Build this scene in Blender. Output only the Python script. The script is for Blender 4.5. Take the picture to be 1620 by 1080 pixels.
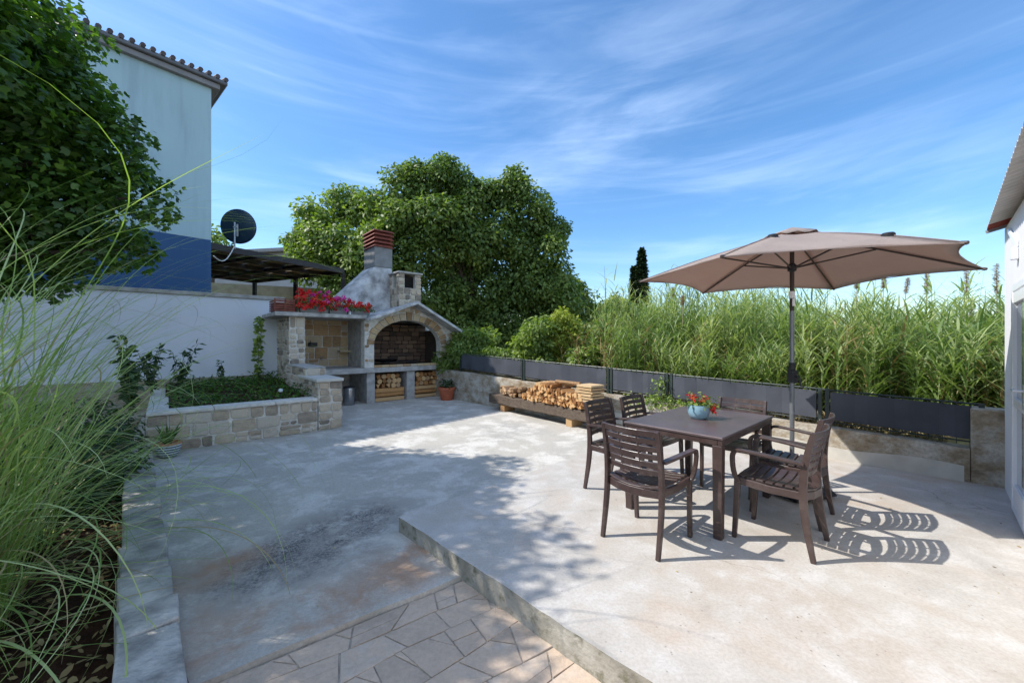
import bpy, bmesh, math, random
import numpy as np
from mathutils import Vector, Matrix, Quaternion
random.seed(7); rng = np.random.default_rng(7)
for o in list(bpy.data.objects): bpy.data.objects.remove(o)
scene = bpy.context.scene; COL = scene.collection
R = math.radians

# ------------------------------------------------------------------ camera
cam = bpy.data.cameras.new('camera'); cam.sensor_width = 36; cam.lens = 36*622/1620
cam.clip_start = 0.05; cam.clip_end = 3000
co = bpy.data.objects.new('camera', cam); COL.objects.link(co)
co.location = (0, 0, 1.43); co.rotation_euler = (R(90), 0, 0); scene.camera = co

# ------------------------------------------------------------------ light
SUN_EL = 45.7
scene.view_settings.view_transform = 'Standard'; scene.view_settings.look = 'None'
scene.view_settings.exposure = 0.0; scene.view_settings.gamma = 1
w = bpy.data.worlds.new('World'); scene.world = w; w.use_nodes = True
nt = w.node_tree; nt.nodes.clear()
def N(t, typ, **k):
    n = t.nodes.new(typ)
    for a, b in k.items(): setattr(n, a, b)
    return n
sky = N(nt, 'ShaderNodeTexSky', sky_type='NISHITA', sun_disc=False)
sky.sun_elevation = R(SUN_EL); sky.sun_rotation = R(-90); sky.altitude = 0
sky.air_density = 1.0; sky.dust_density = 0.6; sky.ozone_density = 3.0
tc = N(nt, 'ShaderNodeTexCoord'); sp = N(nt, 'ShaderNodeSeparateXYZ')
nt.links.new(tc.outputs['Generated'], sp.inputs[0])
def M(t, op, a, b=None, clamp=False):
    n = N(t, 'ShaderNodeMath', operation=op, use_clamp=clamp)
    for i, v in enumerate((a, b)):
        if v is None: continue
        if isinstance(v, (int, float)): n.inputs[i].default_value = v
        else: t.links.new(v, n.inputs[i])
    return n.outputs[0]
zz = M(nt, 'MAXIMUM', M(nt, 'ADD', sp.outputs[2], 0.12), 0.03)
px = M(nt, 'MULTIPLY', M(nt, 'ARCTAN2', sp.outputs[0], M(nt, 'ABSOLUTE', sp.outputs[1])), 1.6); py = M(nt, 'MULTIPLY', M(nt, 'ARCSINE', sp.outputs[2]), 2.0)
cb = N(nt, 'ShaderNodeCombineXYZ'); nt.links.new(px, cb.inputs[0]); nt.links.new(py, cb.inputs[1])
def cloud(rot, scl, scale, lo, hi, seed, det=7, dist=0.6):
    mp = N(nt, 'ShaderNodeMapping'); mp.vector_type = 'POINT'; mp.inputs['Rotation'].default_value = (0, 0, R(rot))
    mp.inputs['Scale'].default_value = scl; mp.inputs['Location'].default_value = (seed, seed*.7, 0)
    nt.links.new(cb.outputs[0], mp.inputs[0])
    n = N(nt, 'ShaderNodeTexNoise'); n.inputs['Scale'].default_value = scale; n.inputs['Detail'].default_value = det
    n.inputs['Roughness'].default_value = .58; n.inputs['Distortion'].default_value = dist
    nt.links.new(mp.outputs[0], n.inputs['Vector'])
    r = N(nt, 'ShaderNodeMapRange'); r.inputs[1].default_value = lo; r.inputs[2].default_value = hi
    r.interpolation_type = 'SMOOTHSTEP'
    nt.links.new(n.outputs[0], r.inputs[0]); return r.outputs[0]
c1 = cloud(-34, (.6, 2.6, 1), 1.7, .42, .84, 3.1, 8, .9)
c2 = cloud(40, (.5, 2.8, 1), 1.5, .42, .84, 11.7, 8, .9)
c3 = cloud(-20, (1, 1.3, 1), .55, .40, .75, 5.3, 3, .2)
c4 = cloud(-22, (.12, 9, 1), 1.0, .57, .75, 21.0, 3, .05)
cc = M(nt, 'MULTIPLY', M(nt, 'ADD', M(nt, 'ADD', c1, c2), M(nt, 'MULTIPLY', c4, .5)), M(nt, 'ADD', M(nt, 'MULTIPLY', c3, .9), .3))
cc = M(nt, 'ADD', M(nt, 'MULTIPLY', cc, .30, True), .05)
# unseen cloud added overhead and behind the viewer to lift the ambient fill
fill_cloud = N(nt, 'ShaderNodeMapRange'); fill_cloud.interpolation_type = 'SMOOTHSTEP'; fill_cloud.inputs[1].default_value = .25; fill_cloud.inputs[2].default_value = -.35; fill_cloud.inputs[4].default_value = .66
nt.links.new(sp.outputs[1], fill_cloud.inputs[0])
cc = M(nt, 'ADD', cc, M(nt, 'MULTIPLY', fill_cloud.outputs[0], M(nt, 'ADD', c3, .25)), True)
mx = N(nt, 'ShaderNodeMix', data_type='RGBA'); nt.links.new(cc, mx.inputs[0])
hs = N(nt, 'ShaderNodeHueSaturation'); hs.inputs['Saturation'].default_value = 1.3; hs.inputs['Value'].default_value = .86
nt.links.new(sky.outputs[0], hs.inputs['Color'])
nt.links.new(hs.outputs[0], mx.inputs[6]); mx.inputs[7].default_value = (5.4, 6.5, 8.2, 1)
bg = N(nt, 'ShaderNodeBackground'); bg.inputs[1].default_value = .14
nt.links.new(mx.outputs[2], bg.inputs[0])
wo = N(nt, 'ShaderNodeOutputWorld'); nt.links.new(bg.outputs[0], wo.inputs[0])
sl = bpy.data.lights.new('sun', 'SUN'); sl.energy = 3.2; sl.angle = R(.5); sl.color = (1, .955, .89)
so = bpy.data.objects.new('sun', sl); COL.objects.link(so); so.location = (-20, 0, 20)
sd = Vector((1, 0, -math.tan(R(SUN_EL)))).normalized()
so.rotation_euler = sd.to_track_quat('-Z', 'Y').to_euler()
scene.view_settings.exposure = 0.9

# ------------------------------------------------------------------ materials
def mat(name):
    m = bpy.data.materials.new(name); m.use_nodes = True
    t = m.node_tree; b = t.nodes['Principled BSDF']; return m, t, b
def objco(t, scale=(1, 1, 1), world=True):
    if world: g = N(t, 'ShaderNodeNewGeometry').outputs['Position']
    else: g = N(t, 'ShaderNodeTexCoord').outputs['Object']
    mp = N(t, 'ShaderNodeMapping'); mp.inputs['Scale'].default_value = scale
    t.links.new(g, mp.inputs[0]); return mp.outputs[0]
def noise(t, v, scale, det=5, rough=.55, dist=0):
    n = N(t, 'ShaderNodeTexNoise'); n.inputs['Scale'].default_value = scale; n.inputs['Detail'].default_value = det
    n.inputs['Roughness'].default_value = rough; n.inputs['Distortion'].default_value = dist
    t.links.new(v, n.inputs['Vector']); return n.outputs[0]
def ramp(t, f, stops):
    r = N(t, 'ShaderNodeValToRGB'); e = r.color_ramp.elements
    while len(e) < len(stops): e.new(.5)
    for i, (p, c) in enumerate(stops):
        e[i].position = p; e[i].color = (*c, 1) if len(c) == 3 else c
    t.links.new(f, r.inputs[0]); return r.outputs[0]
def mixc(t, f, a, b, mode='MIX'):
    n = N(t, 'ShaderNodeMix', data_type='RGBA', blend_type=mode)
    for i, v in ((0, f), (6, a), (7, b)):
        if isinstance(v, (int, float)): n.inputs[i].default_value = v
        elif isinstance(v, tuple): n.inputs[i].default_value = (*v, 1)
        else: t.links.new(v, n.inputs[i])
    return n.outputs[2]
def maprange(t, f, a, b, c=0, d=1):
    r = N(t, 'ShaderNodeMapRange'); r.interpolation_type = 'SMOOTHSTEP'
    for i, v in enumerate((a, b, c, d)): r.inputs[i+1].default_value = v
    t.links.new(f, r.inputs[0]); return r.outputs[0]
def bump(t, b, h, strength=.3, dist=.01):
    n = N(t, 'ShaderNodeBump'); n.inputs['Strength'].default_value = strength; n.inputs['Distance'].default_value = dist
    t.links.new(h, n.inputs['Height']); t.links.new(n.outputs[0], b.inputs['Normal'])
def setr(b, rough, spec=.3):
    b.inputs['Roughness'].default_value = rough; b.inputs['Specular IOR Level'].default_value = spec
def attr(t, name='rnd'):
    return N(t, 'ShaderNodeAttribute', attribute_name=name).outputs['Fac']
def blobmask(t, cx, cy, rx, ry, rot, v):
    mp = N(t, 'ShaderNodeMapping', vector_type='TEXTURE'); mp.inputs['Location'].default_value = (cx, cy, 0)
    mp.inputs['Rotation'].default_value = (0, 0, R(rot)); mp.inputs['Scale'].default_value = (rx, ry, 50)
    t.links.new(v, mp.inputs[0]); l = N(t, 'ShaderNodeVectorMath', operation='LENGTH')
    t.links.new(mp.outputs[0], l.inputs[0]); return maprange(t, l.outputs['Value'], .25, 1.15, 1, 0)

def simple(name, col, rough=.6, spec=.3, var=.12, scale=8, bmp=.1, metal=0, bd=.003):
    m, t, b = mat(name); v = objco(t)
    n = noise(t, v, scale, 6)
    a = tuple(c*(1-var) for c in col); c_ = tuple(min(1, c*(1+var)) for c in col)
    t.links.new(ramp(t, n, [(.3, a), (.7, c_)]), b.inputs['Base Color'])
    setr(b, rough, spec); b.inputs['Metallic'].default_value = metal
    if bmp: bump(t, b, noise(t, v, scale*6, 4), bmp, bd)
    return m

def concrete_terrace():
    m, t, b = mat('pale_concrete'); v = objco(t)
    big = noise(t, v, .7, 5, .6, .4); mid = noise(t, v, 4, 8, .65, .3); fine = noise(t, v, 60, 4, .7)
    c = ramp(t, big, [(.3, (.44, .385, .325)), (.48, (.46, .43, .385)), (.66, (.42, .405, .38))])
    c = mixc(t, maprange(t, mid, .42, .72), c, (.55, .53, .50))
    c = mixc(t, maprange(t, noise(t, v, 1.6, 6, .6, .8), .50, .75, 0, .6), c, (.46, .365, .28))
    c = mixc(t, maprange(t, mid, .30, .42, .5, 0), c, (.36, .32, .27))
    vo = N(t, 'ShaderNodeTexVoronoi', feature='F1'); vo.inputs['Scale'].default_value = 22; t.links.new(v, vo.inputs['Vector'])
    spk = maprange(t, vo.outputs['Distance'], .06, .15, 1, 0)
    spk = M(t, 'MULTIPLY', spk, maprange(t, noise(t, v, 2.3, 5), .46, .60))
    c = mixc(t, M(t, 'MULTIPLY', spk, .6), c, (.16, .13, .11))
    c = mixc(t, maprange(t, fine, .38, .6, .2, 0), c, (.22, .18, .15))
    # hair cracks
    ve = N(t, 'ShaderNodeTexVoronoi', feature='DISTANCE_TO_EDGE'); ve.inputs['Scale'].default_value = .55
    vm = N(t, 'ShaderNodeVectorMath', operation='ADD'); t.links.new(v, vm.inputs[0])
    nn = N(t, 'ShaderNodeTexNoise'); nn.inputs['Scale'].default_value = 3; t.links.new(v, nn.inputs['Vector'])
    vs = N(t, 'ShaderNodeVectorMath', operation='SCALE'); vs.inputs['Scale'].default_value = .5
    t.links.new(nn.outputs['Color'], vs.inputs[0]); t.links.new(vs.outputs[0], vm.inputs[1]); t.links.new(vm.outputs[0], ve.inputs['Vector'])
    cr = M(t, 'MULTIPLY', maprange(t, ve.outputs['Distance'], .001, .005, 1, 0), maprange(t, noise(t, v, .9, 2), .5, .6, 0, .45))
    c = mixc(t, cr, c, (.22, .19, .16))
    t.links.new(c, b.inputs['Base Color']); setr(b, .9, .15)
    h = M(t, 'ADD', M(t, 'MULTIPLY', mid, .7), M(t, 'MULTIPLY', fine, .5))
    bump(t, b, M(t, 'SUBTRACT', h, M(t, 'MULTIPLY', spk, .3)), .38, .01); return m
def concrete_side():
    m, t, b = mat('mossy_step_concrete'); v = objco(t)
    n = noise(t, v, 3, 7, .6, .5)
    c = ramp(t, n, [(.3, (.20, .18, .14)), (.5, (.31, .285, .235)), (.7, (.42, .39, .335))])
    c = mixc(t, maprange(t, noise(t, v, 14, 6), .5, .7), c, (.15, .14, .095))
    t.links.new(c, b.inputs['Base Color']); setr(b, .95, .1); bump(t, b, noise(t, v, 30, 6), .6, .015); return m
def concrete_lower():
    m, t, b = mat('stained_concrete'); v = objco(t)
    big = noise(t, v, .8, 6, .6, .6); mid = noise(t, v, 3.5, 9, .68, .5); fine = noise(t, v, 55, 5, .75)
    c = ramp(t, big, [(.3, (.40, .385, .35)), (.5, (.46, .43, .375)), (.7, (.52, .485, .42))])
    c = mixc(t, maprange(t, noise(t, v, 2.2, 9, .7, .2), .46, .60), c, (.62, .59, .53))
    c = mixc(t, maprange(t, noise(t, v, 1.3, 6, .6, .6), .55, .75, 0, .5), c, (.37, .36, .30))
    # dark lichen stain, rusty smears
    d = mixc(t, maprange(t, mid, .35, .62), (.045, .042, .05), (.24, .22, .20))
    k = M(t, 'MULTIPLY', blobmask(t, -1.5, 3.1, .55, 1.15, -30, v), M(t, 'MULTIPLY', maprange(t, noise(t, v, 5.5, 9, .75, .1), .33, .50), maprange(t, fine, .36, .60, .25, 1)))
    c = mixc(t, M(t, 'MULTIPLY', k, 1.0), c, d)
    k = M(t, 'MULTIPLY', blobmask(t, -1.55, 2.75, .9, .45, 20, v), M(t, 'MULTIPLY', maprange(t, noise(t, v, 6, 9, .75, .1), .42, .62), maprange(t, fine, .36, .60, .2, 1)))
    c = mixc(t, M(t, 'MULTIPLY', k, .6), c, d)
    for (x, y, rx, ry, ro, s) in ((-2.2, 2.6, .6, .35, 45, 1), (-1.2, 2.25, .9, .3, 35, .9), (-1.75, 2.0, .4, .5, 10, .8), (-.65, 2.8, .6, .4, 40, .8)):
        k = M(t, 'MULTIPLY', blobmask(t, x, y, rx, ry, ro, v), maprange(t, noise(t, v, 3.3+x, 7, .65, .5), .35, .6))
        c = mixc(t, M(t, 'MULTIPLY', k, s), c, (.40, .235, .135))
    k = M(t, 'MULTIPLY', blobmask(t, -.4, 6.2, 2.3, .8, -20, v), maprange(t, noise(t, v, 2.4, 7, .65, .5), .5, .7))
    c = mixc(t, M(t, 'MULTIPLY', k, .35), c, (.33, .32, .24))
    c = mixc(t, maprange(t, fine, .35, .65, .25, 0), c, (.14, .12, .11))
    t.links.new(c, b.inputs['Base Color']); setr(b, .85, .2)
    bump(t, b, M(t, 'ADD', M(t, 'MULTIPLY', mid, .8), M(t, 'MULTIPLY', fine, .5)), .5, .012); return m
def stone(name, cols, rough=.85, noisy=.5, bs=.6, grime=.35):
    m, t, b = mat(name); v = objco(t); a = attr(t)
    n = noise(t, v, 9, 8, .65, .4); n2 = noise(t, v, 45, 5, .7)
    f = M(t, 'ADD', M(t, 'MULTIPLY', a, 1-noisy*.5), M(t, 'MULTIPLY', M(t, 'SUBTRACT', n, .5), noisy), True)
    c = ramp(t, f, [(i/(len(cols)-1), q) for i, q in enumerate(cols)])
    c = mixc(t, maprange(t, noise(t, v, 5, 7, .7), .52, .75, 0, grime), c, (.13, .11, .09))
    c = mixc(t, maprange(t, n2, .3, .7, .25, 0), c, (.2, .17, .13))
    t.links.new(c, b.inputs['Base Color']); setr(b, rough, .2)
    bump(t, b, M(t, 'ADD', n, M(t, 'MULTIPLY', n2, .5)), bs, .012); return m
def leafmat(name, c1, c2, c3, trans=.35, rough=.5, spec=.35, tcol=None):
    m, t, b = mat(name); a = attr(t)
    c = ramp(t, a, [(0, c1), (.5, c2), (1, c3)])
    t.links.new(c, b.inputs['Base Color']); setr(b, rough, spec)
    tr = N(t, 'ShaderNodeBsdfTranslucent'); 
    tcn = mixc(t, 1.0, c, tcol or (1.5, 1.7, .5), 'MULTIPLY'); t.links.new(tcn, tr.inputs[0])
    ms = N(t, 'ShaderNodeMixShader'); ms.inputs[0].default_value = trans
    out = t.nodes['Material Output']
    t.links.new(b.outputs[0], ms.inputs[1]); t.links.new(tr.outputs[0], ms.inputs[2]); t.links.new(ms.outputs[0], out.inputs[0]); return m
def render_plaster(name, col, streak=.15, stain=(.3, .3, .3)):
    m, t, b = mat(name); v = objco(t); vs = objco(t, (3, 3, .35))
    c = mixc(t, maprange(t, noise(t, v, .6, 5), .3, .7), tuple(x*.93 for x in col), col)
    c = mixc(t, maprange(t, noise(t, vs, 1.2, 6, .6), .46, .72, 0, streak), c, stain)
    t.links.new(c, b.inputs['Base Color']); setr(b, .9, .15); bump(t, b, noise(t, v, 90, 3), .25, .004); return m
def woodmat(name, cols, scl=(2, 2, 2), grime=.2):
    m, t, b = mat(name); v = objco(t, scl); a = attr(t)
    n = noise(t, v, 18, 7, .65, .8)
    f = M(t, 'ADD', M(t, 'MULTIPLY', a, .75), M(t, 'MULTIPLY', M(t, 'SUBTRACT', n, .45), .9), True)
    c = ramp(t, f, [(i/(len(cols)-1), q) for i, q in enumerate(cols)])
    c = mixc(t, maprange(t, noise(t, v, 6, 5), .55, .75, 0, grime), c, (.06, .045, .035))
    t.links.new(c, b.inputs['Base Color']); setr(b, .8, .2); bump(t, b, n, .5, .006); return m

MT = {}
MT['terrace'] = concrete_terrace(); MT['step'] = concrete_side(); MT['lower'] = concrete_lower()
MT['flag'] = stone('flagstone', [(.36, .29, .22), (.50, .39, .30), (.58, .45, .34), (.50, .45, .39), (.66, .58, .48)], .8, .6, .5, .3)
MT['joint'] = simple('joint_mortar', (.40, .34, .275), .95, .1, .35, 14, .6, bd=.01)
MT['limestone'] = stone('pale_limestone', [(.20, .17, .14), (.46, .37, .27), (.58, .49, .37), (.52, .47, .40), (.66, .60, .50)], .85, .6)
MT['tanstone'] = stone('tan_limestone', [(.22, .14, .075), (.45, .28, .14), (.56, .41, .23), (.50, .42, .31), (.62, .54, .42)], .85, .5)
MT['mortar'] = simple('pale_mortar', (.60, .57, .51), .95, .1, .2, 12, .5, bd=.008)
MT['sooty'] = stone('sooty_brick', [(.05, .035, .028), (.15, .09, .06), (.24, .15, .09), (.17, .14, .12)], .9, .5)
MT['slabc'] = simple('grey_concrete', (.38, .365, .34), .9, .15, .3, 7, .5, bd=.008)
MT['hood'] = simple('hood_concrete', (.43, .43, .425), .9, .15, .5, 4.5, .8, bd=.015)
MT['shaft'] = simple('shaft_render', (.22, .22, .215), .9, .15, .2, 6, .4, bd=.008)
MT['dark'] = simple('soot', (.02, .018, .016), .9, .1, .3, 10, .3)
MT['redlouvre'] = simple('oxide_red_cap', (.20, .055, .035), .6, .3, .3, 12, .2)
MT['wallwhite'] = render_plaster('white_render', (.70, .72, .75), .18, (.5, .52, .55))
MT['coping'] = simple('wall_coping', (.36, .34, .31), .9, .15, .3, 5, .4, bd=.006)
MT['housewall'] = render_plaster('pale_green_render', (.40, .54, .575), .6, (.28, .38, .42))
MT['houseblue'] = render_plaster('blue_render', (.05, .11, .225), .3, (.09, .16, .28))
MT['rightwall'] = render_plaster('bright_white_render', (.80, .80, .80), .1, (.6, .6, .6))
MT['fascia'] = simple('grey_fascia', (.24, .23, .235), .6, .3, .1, 3, .05)
MT['tile'] = simple('dark_roof_tile', (.10, .085, .09), .7, .3, .35, 6, .3)
MT['gutter'] = simple('gutter_metal', (.13, .13, .14), .4, .4, .1, 3, .03)
MT['panelroof'] = simple('pergola_sheet', (.24, .185, .13), .6, .3, .25, 1.5, .05)
MT['brownmetal'] = simple('dark_brown_metal', (.035, .028, .026), .5, .4, .2, 6, .05)
MT['dish'] = simple('dish_paint', (.012, .035, .06), .4, .4, .15, 4, .03)
MT['galv'] = simple('galvanised_steel', (.45, .46, .48), .35, .5, .15, 10, .05, .6)
MT['blackp'] = simple('black_plastic', (.018, .018, .02), .5, .4, .2, 8, .1)
MT['screen'] = simple('grey_screen_fabric', (.064, .070, .084), .75, .2, .22, 2.0, .6, bd=.006)
MT['fencegreen'] = simple('dark_green_steel', (.03, .042, .040), .45, .4, .2, 9, .05)
def wallconcrete():
    m, t, b = mat('cast_concrete_wall'); v = objco(t); vs = objco(t, (1, 1, 1.5))
    n = noise(t, vs, 3.2, 9, .68, .1); f = noise(t, v, 35, 6, .7)
    c = ramp(t, n, [(.30, (.17, .125, .08)), (.43, (.33, .265, .18)), (.54, (.45, .41, .34)), (.68, (.58, .55, .48))])
    c = mixc(t, maprange(t, f, .35, .6, .4, 0), c, (.15, .13, .11))
    t.links.new(c, b.inputs['Base Color']); setr(b, .92, .12); bump(t, b, M(t, 'ADD', n, M(t, 'MULTIPLY', f, .6)), .8, .02); return m
MT['castwall'] = wallconcrete()
MT['plasterpatch'] = simple('smooth_plaster_skirting', (.50, .48, .43), .9, .12, .12, 5, .3)
def furn():
    m, t, b = mat('brown_resin'); v = objco(t)
    n = noise(t, v, 30, 4); c = ramp(t, n, [(.3, (.045, .027, .023)), (.7, (.060, .037, .032))])
    c = mixc(t, maprange(t, noise(t, v, 7, 8, .7), .48, .72, 0, .38), c, (.15, .12, .105))
    t.links.new(c, b.inputs['Base Color']); setr(b, .36, .55)
    t.links.new(maprange(t, noise(t, v, 12, 5), .3, .7, .27, .42), b.inputs['Roughness']); bump(t, b, noise(t, v, 260, 2), .12, .001); return m
MT['resin'] = furn()
def tabletop():
    m, t, b = mat('table_top_resin'); v = objco(t)
    n = noise(t, v, 3.5, 5, .6, 1.0); c = ramp(t, n, [(.3, (.075, .052, .053)), (.7, (.105, .074, .074))])
    t.links.new(c, b.inputs['Base Color']); setr(b, .32, .85)
    t.links.new(maprange(t, noise(t, v, 7, 6), .3, .7, .30, .42), b.inputs['Roughness']); bump(t, b, noise(t, v, 200, 2), .1, .001); return m
MT['tabletop'] = tabletop()
def canopy():
    m, t, b = mat('taupe_canopy_fabric'); v = objco(t)
    n = noise(t, v, 2.2, 5); c = ramp(t, n, [(.3, (.39, .335, .30)), (.7, (.45, .385, .345))])
    t.links.new(c, b.inputs['Base Color']); setr(b, .85, .15)
    tr = N(t, 'ShaderNodeBsdfTranslucent'); tr.inputs[0].default_value = (.60, .41, .33, 1)
    ms = N(t, 'ShaderNodeMixShader'); ms.inputs[0].default_value = .38
    t.links.new(b.outputs[0], ms.inputs[1]); t.links.new(tr.outputs[0], ms.inputs[2]); t.links.new(ms.outputs[0], t.nodes['Material Output'].inputs[0])
    bump(t, b, noise(t, objco(t, (1, 1, 2.5)), 7, 5, .6, .8), .55, .03); return m
MT['canopy'] = canopy()
MT['rib'] = simple('dark_rib_metal', (.05, .035, .03), .45, .4, .1, 8, .03)
MT['pole'] = simple('grey_pole_metal', (.19, .20, .21), .35, .5, .1, 8, .03, .4)
MT['sticker'] = simple('white_sticker', (.8, .8, .8), .6)
MT['terracotta'] = simple('terracotta_pot', (.42, .12, .06), .7, .25, .15, 9, .2)
MT['terracottaf'] = simple('light_terracotta', (.5, .2, .12), .7, .25, .15, 9, .2)
MT['glaze'] = simple('light_blue_glaze', (.20, .33, .40), .3, .5, .08, 6, .03)
MT['whiteglaze'] = simple('white_pot_paint', (.62, .68, .70), .5, .4, .08, 8, .05)
MT['darkglaze'] = simple('dark_pot_stripe', (.04, .07, .08), .5, .4, .08, 8, .05)
MT['soil'] = simple('red_brown_soil', (.055, .027, .017), .95, .1, .5, 12, .9, bd=.03)
MT['redsoil'] = simple('red_earth', (.22, .085, .04), .95, .1, .35, 3, .9, bd=.05)
MT['ground'] = simple('dry_ground', (.13, .12, .06), .95, .1, .5, .7, .6, bd=.05)
MT['straw'] = simple('dry_straw_ground', (.36, .29, .14), .95, .1, .4, 10, .9, bd=.03)
MT['log'] = woodmat('split_firewood', [(.14, .06, .025), (.36, .17, .06), (.50, .26, .10), (.58, .38, .19), (.40, .26, .15)])
MT['greylog'] = woodmat('weathered_firewood', [(.12, .07, .04), (.30, .18, .09), (.48, .30, .16), (.50, .38, .25)])
MT['beam'] = woodmat('weathered_beam_wood', [(.07, .05, .035), (.18, .14, .11), (.36, .31, .25), (.50, .45, .38)], (1.2, 1.2, 4), .75)
MT['board'] = woodmat('sawn_board', [(.40, .26, .13), (.58, .42, .24), (.62, .52, .38)], (2, 2, 6))
MT['blockw'] = woodmat('wood_block', [(.30, .17, .08), (.42, .26, .13), (.50, .34, .18)])
MT['bark'] = simple('bark', (.09, .07, .055), .95, .1, .4, 10, .8, bd=.02)
MT['stemg'] = simple('green_stem', (.10, .14, .05), .7, .2, .2, 10, .1)
MT['steel'] = simple('brushed_steel', (.35, .36, .38), .25, .5, .1, 5, .02, .9)
MT['red'] = simple('red_petal', (.62, .02, .02), .6, .2, .2, 40, .2)
MT['pink'] = simple('magenta_petal', (.60, .03, .26), .6, .2, .2, 40, .2)
MT['pvc'] = simple('white_pvc', (.78, .80, .83), .35, .5, .03, 4, .02)
m, t, b = mat('window_glass'); b.inputs['Base Color'].default_value = (.25, .3, .36, 1); b.inputs['Roughness'].default_value = .05; MT['glass'] = m
MT['sheet'] = simple('pale_corrugated_sheet', (.50, .475, .44), .5, .35, .12, 6, .05)
MT['redsheet'] = simple('red_painted_sheet', (.26, .04, .03), .5, .35, .25, 9, .1)
MT['farroof'] = simple('grey_far_roof', (.30, .30, .31), .8, .2, .1, 1, .1)
MT['farwall'] = simple('beige_far_wall', (.38, .32, .22), .9, .15, .2, 3, .3)
MT['nearleaf'] = leafmat('broad_tree_leaf', (.024, .058, .014), (.07, .14, .027), (.19, .30, .055), .46, .4, .45)
MT['bigleaf'] = leafmat('evergreen_leaf', (.045, .085, .022), (.125, .19, .045), (.30, .36, .10), .34, .5, .35)
MT['litleaf'] = leafmat('light_green_leaf', (.07, .12, .03), (.17, .24, .055), (.34, .42, .12), .36, .5, .35)
MT['yelleaf'] = leafmat('yellow_green_leaf', (.14, .18, .03), (.26, .31, .045), (.48, .46, .08), .35, .5, .3)
MT['darkleaf'] = leafmat('dark_shrub_leaf', (.015, .04, .014), (.028, .065, .02), (.05, .10, .03), .25, .45, .4)
MT['cypress'] = leafmat('cypress_leaf', (.012, .028, .014), (.022, .042, .02), (.035, .06, .025), .1, .7, .2)
MT['reed'] = leafmat('reed_leaf', (.06, .115, .033), (.195, .28, .09), (.46, .50, .26), .38, .5, .35, (1.3, 1.4, .6))
MT['deadreed'] = leafmat('dry_reed_leaf', (.20, .15, .07), (.30, .23, .11), (.42, .34, .18), .2, .8, .1, (1.2, 1, .6))
MT['pampas'] = leafmat('pampas_blade', (.14, .23, .05), (.30, .41, .12), (.58, .65, .34), .4, .4, .45, (1.2, 1.4, .5))
MT['pampasdry'] = leafmat('dry_pampas_blade', (.30, .24, .12), (.42, .34, .17), (.5, .42, .24), .2, .6, .3, (1.2, 1.1, .6))
MT['plume'] = leafmat('plume_tan', (.36, .28, .20), (.48, .39, .28), (.58, .49, .37), .3, .8, .1, (1.1, 1, .8))
MT['gcover'] = leafmat('ground_cover_leaf', (.02, .055, .012), (.045, .11, .018), (.11, .21, .03), .3, .5, .3)

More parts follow.
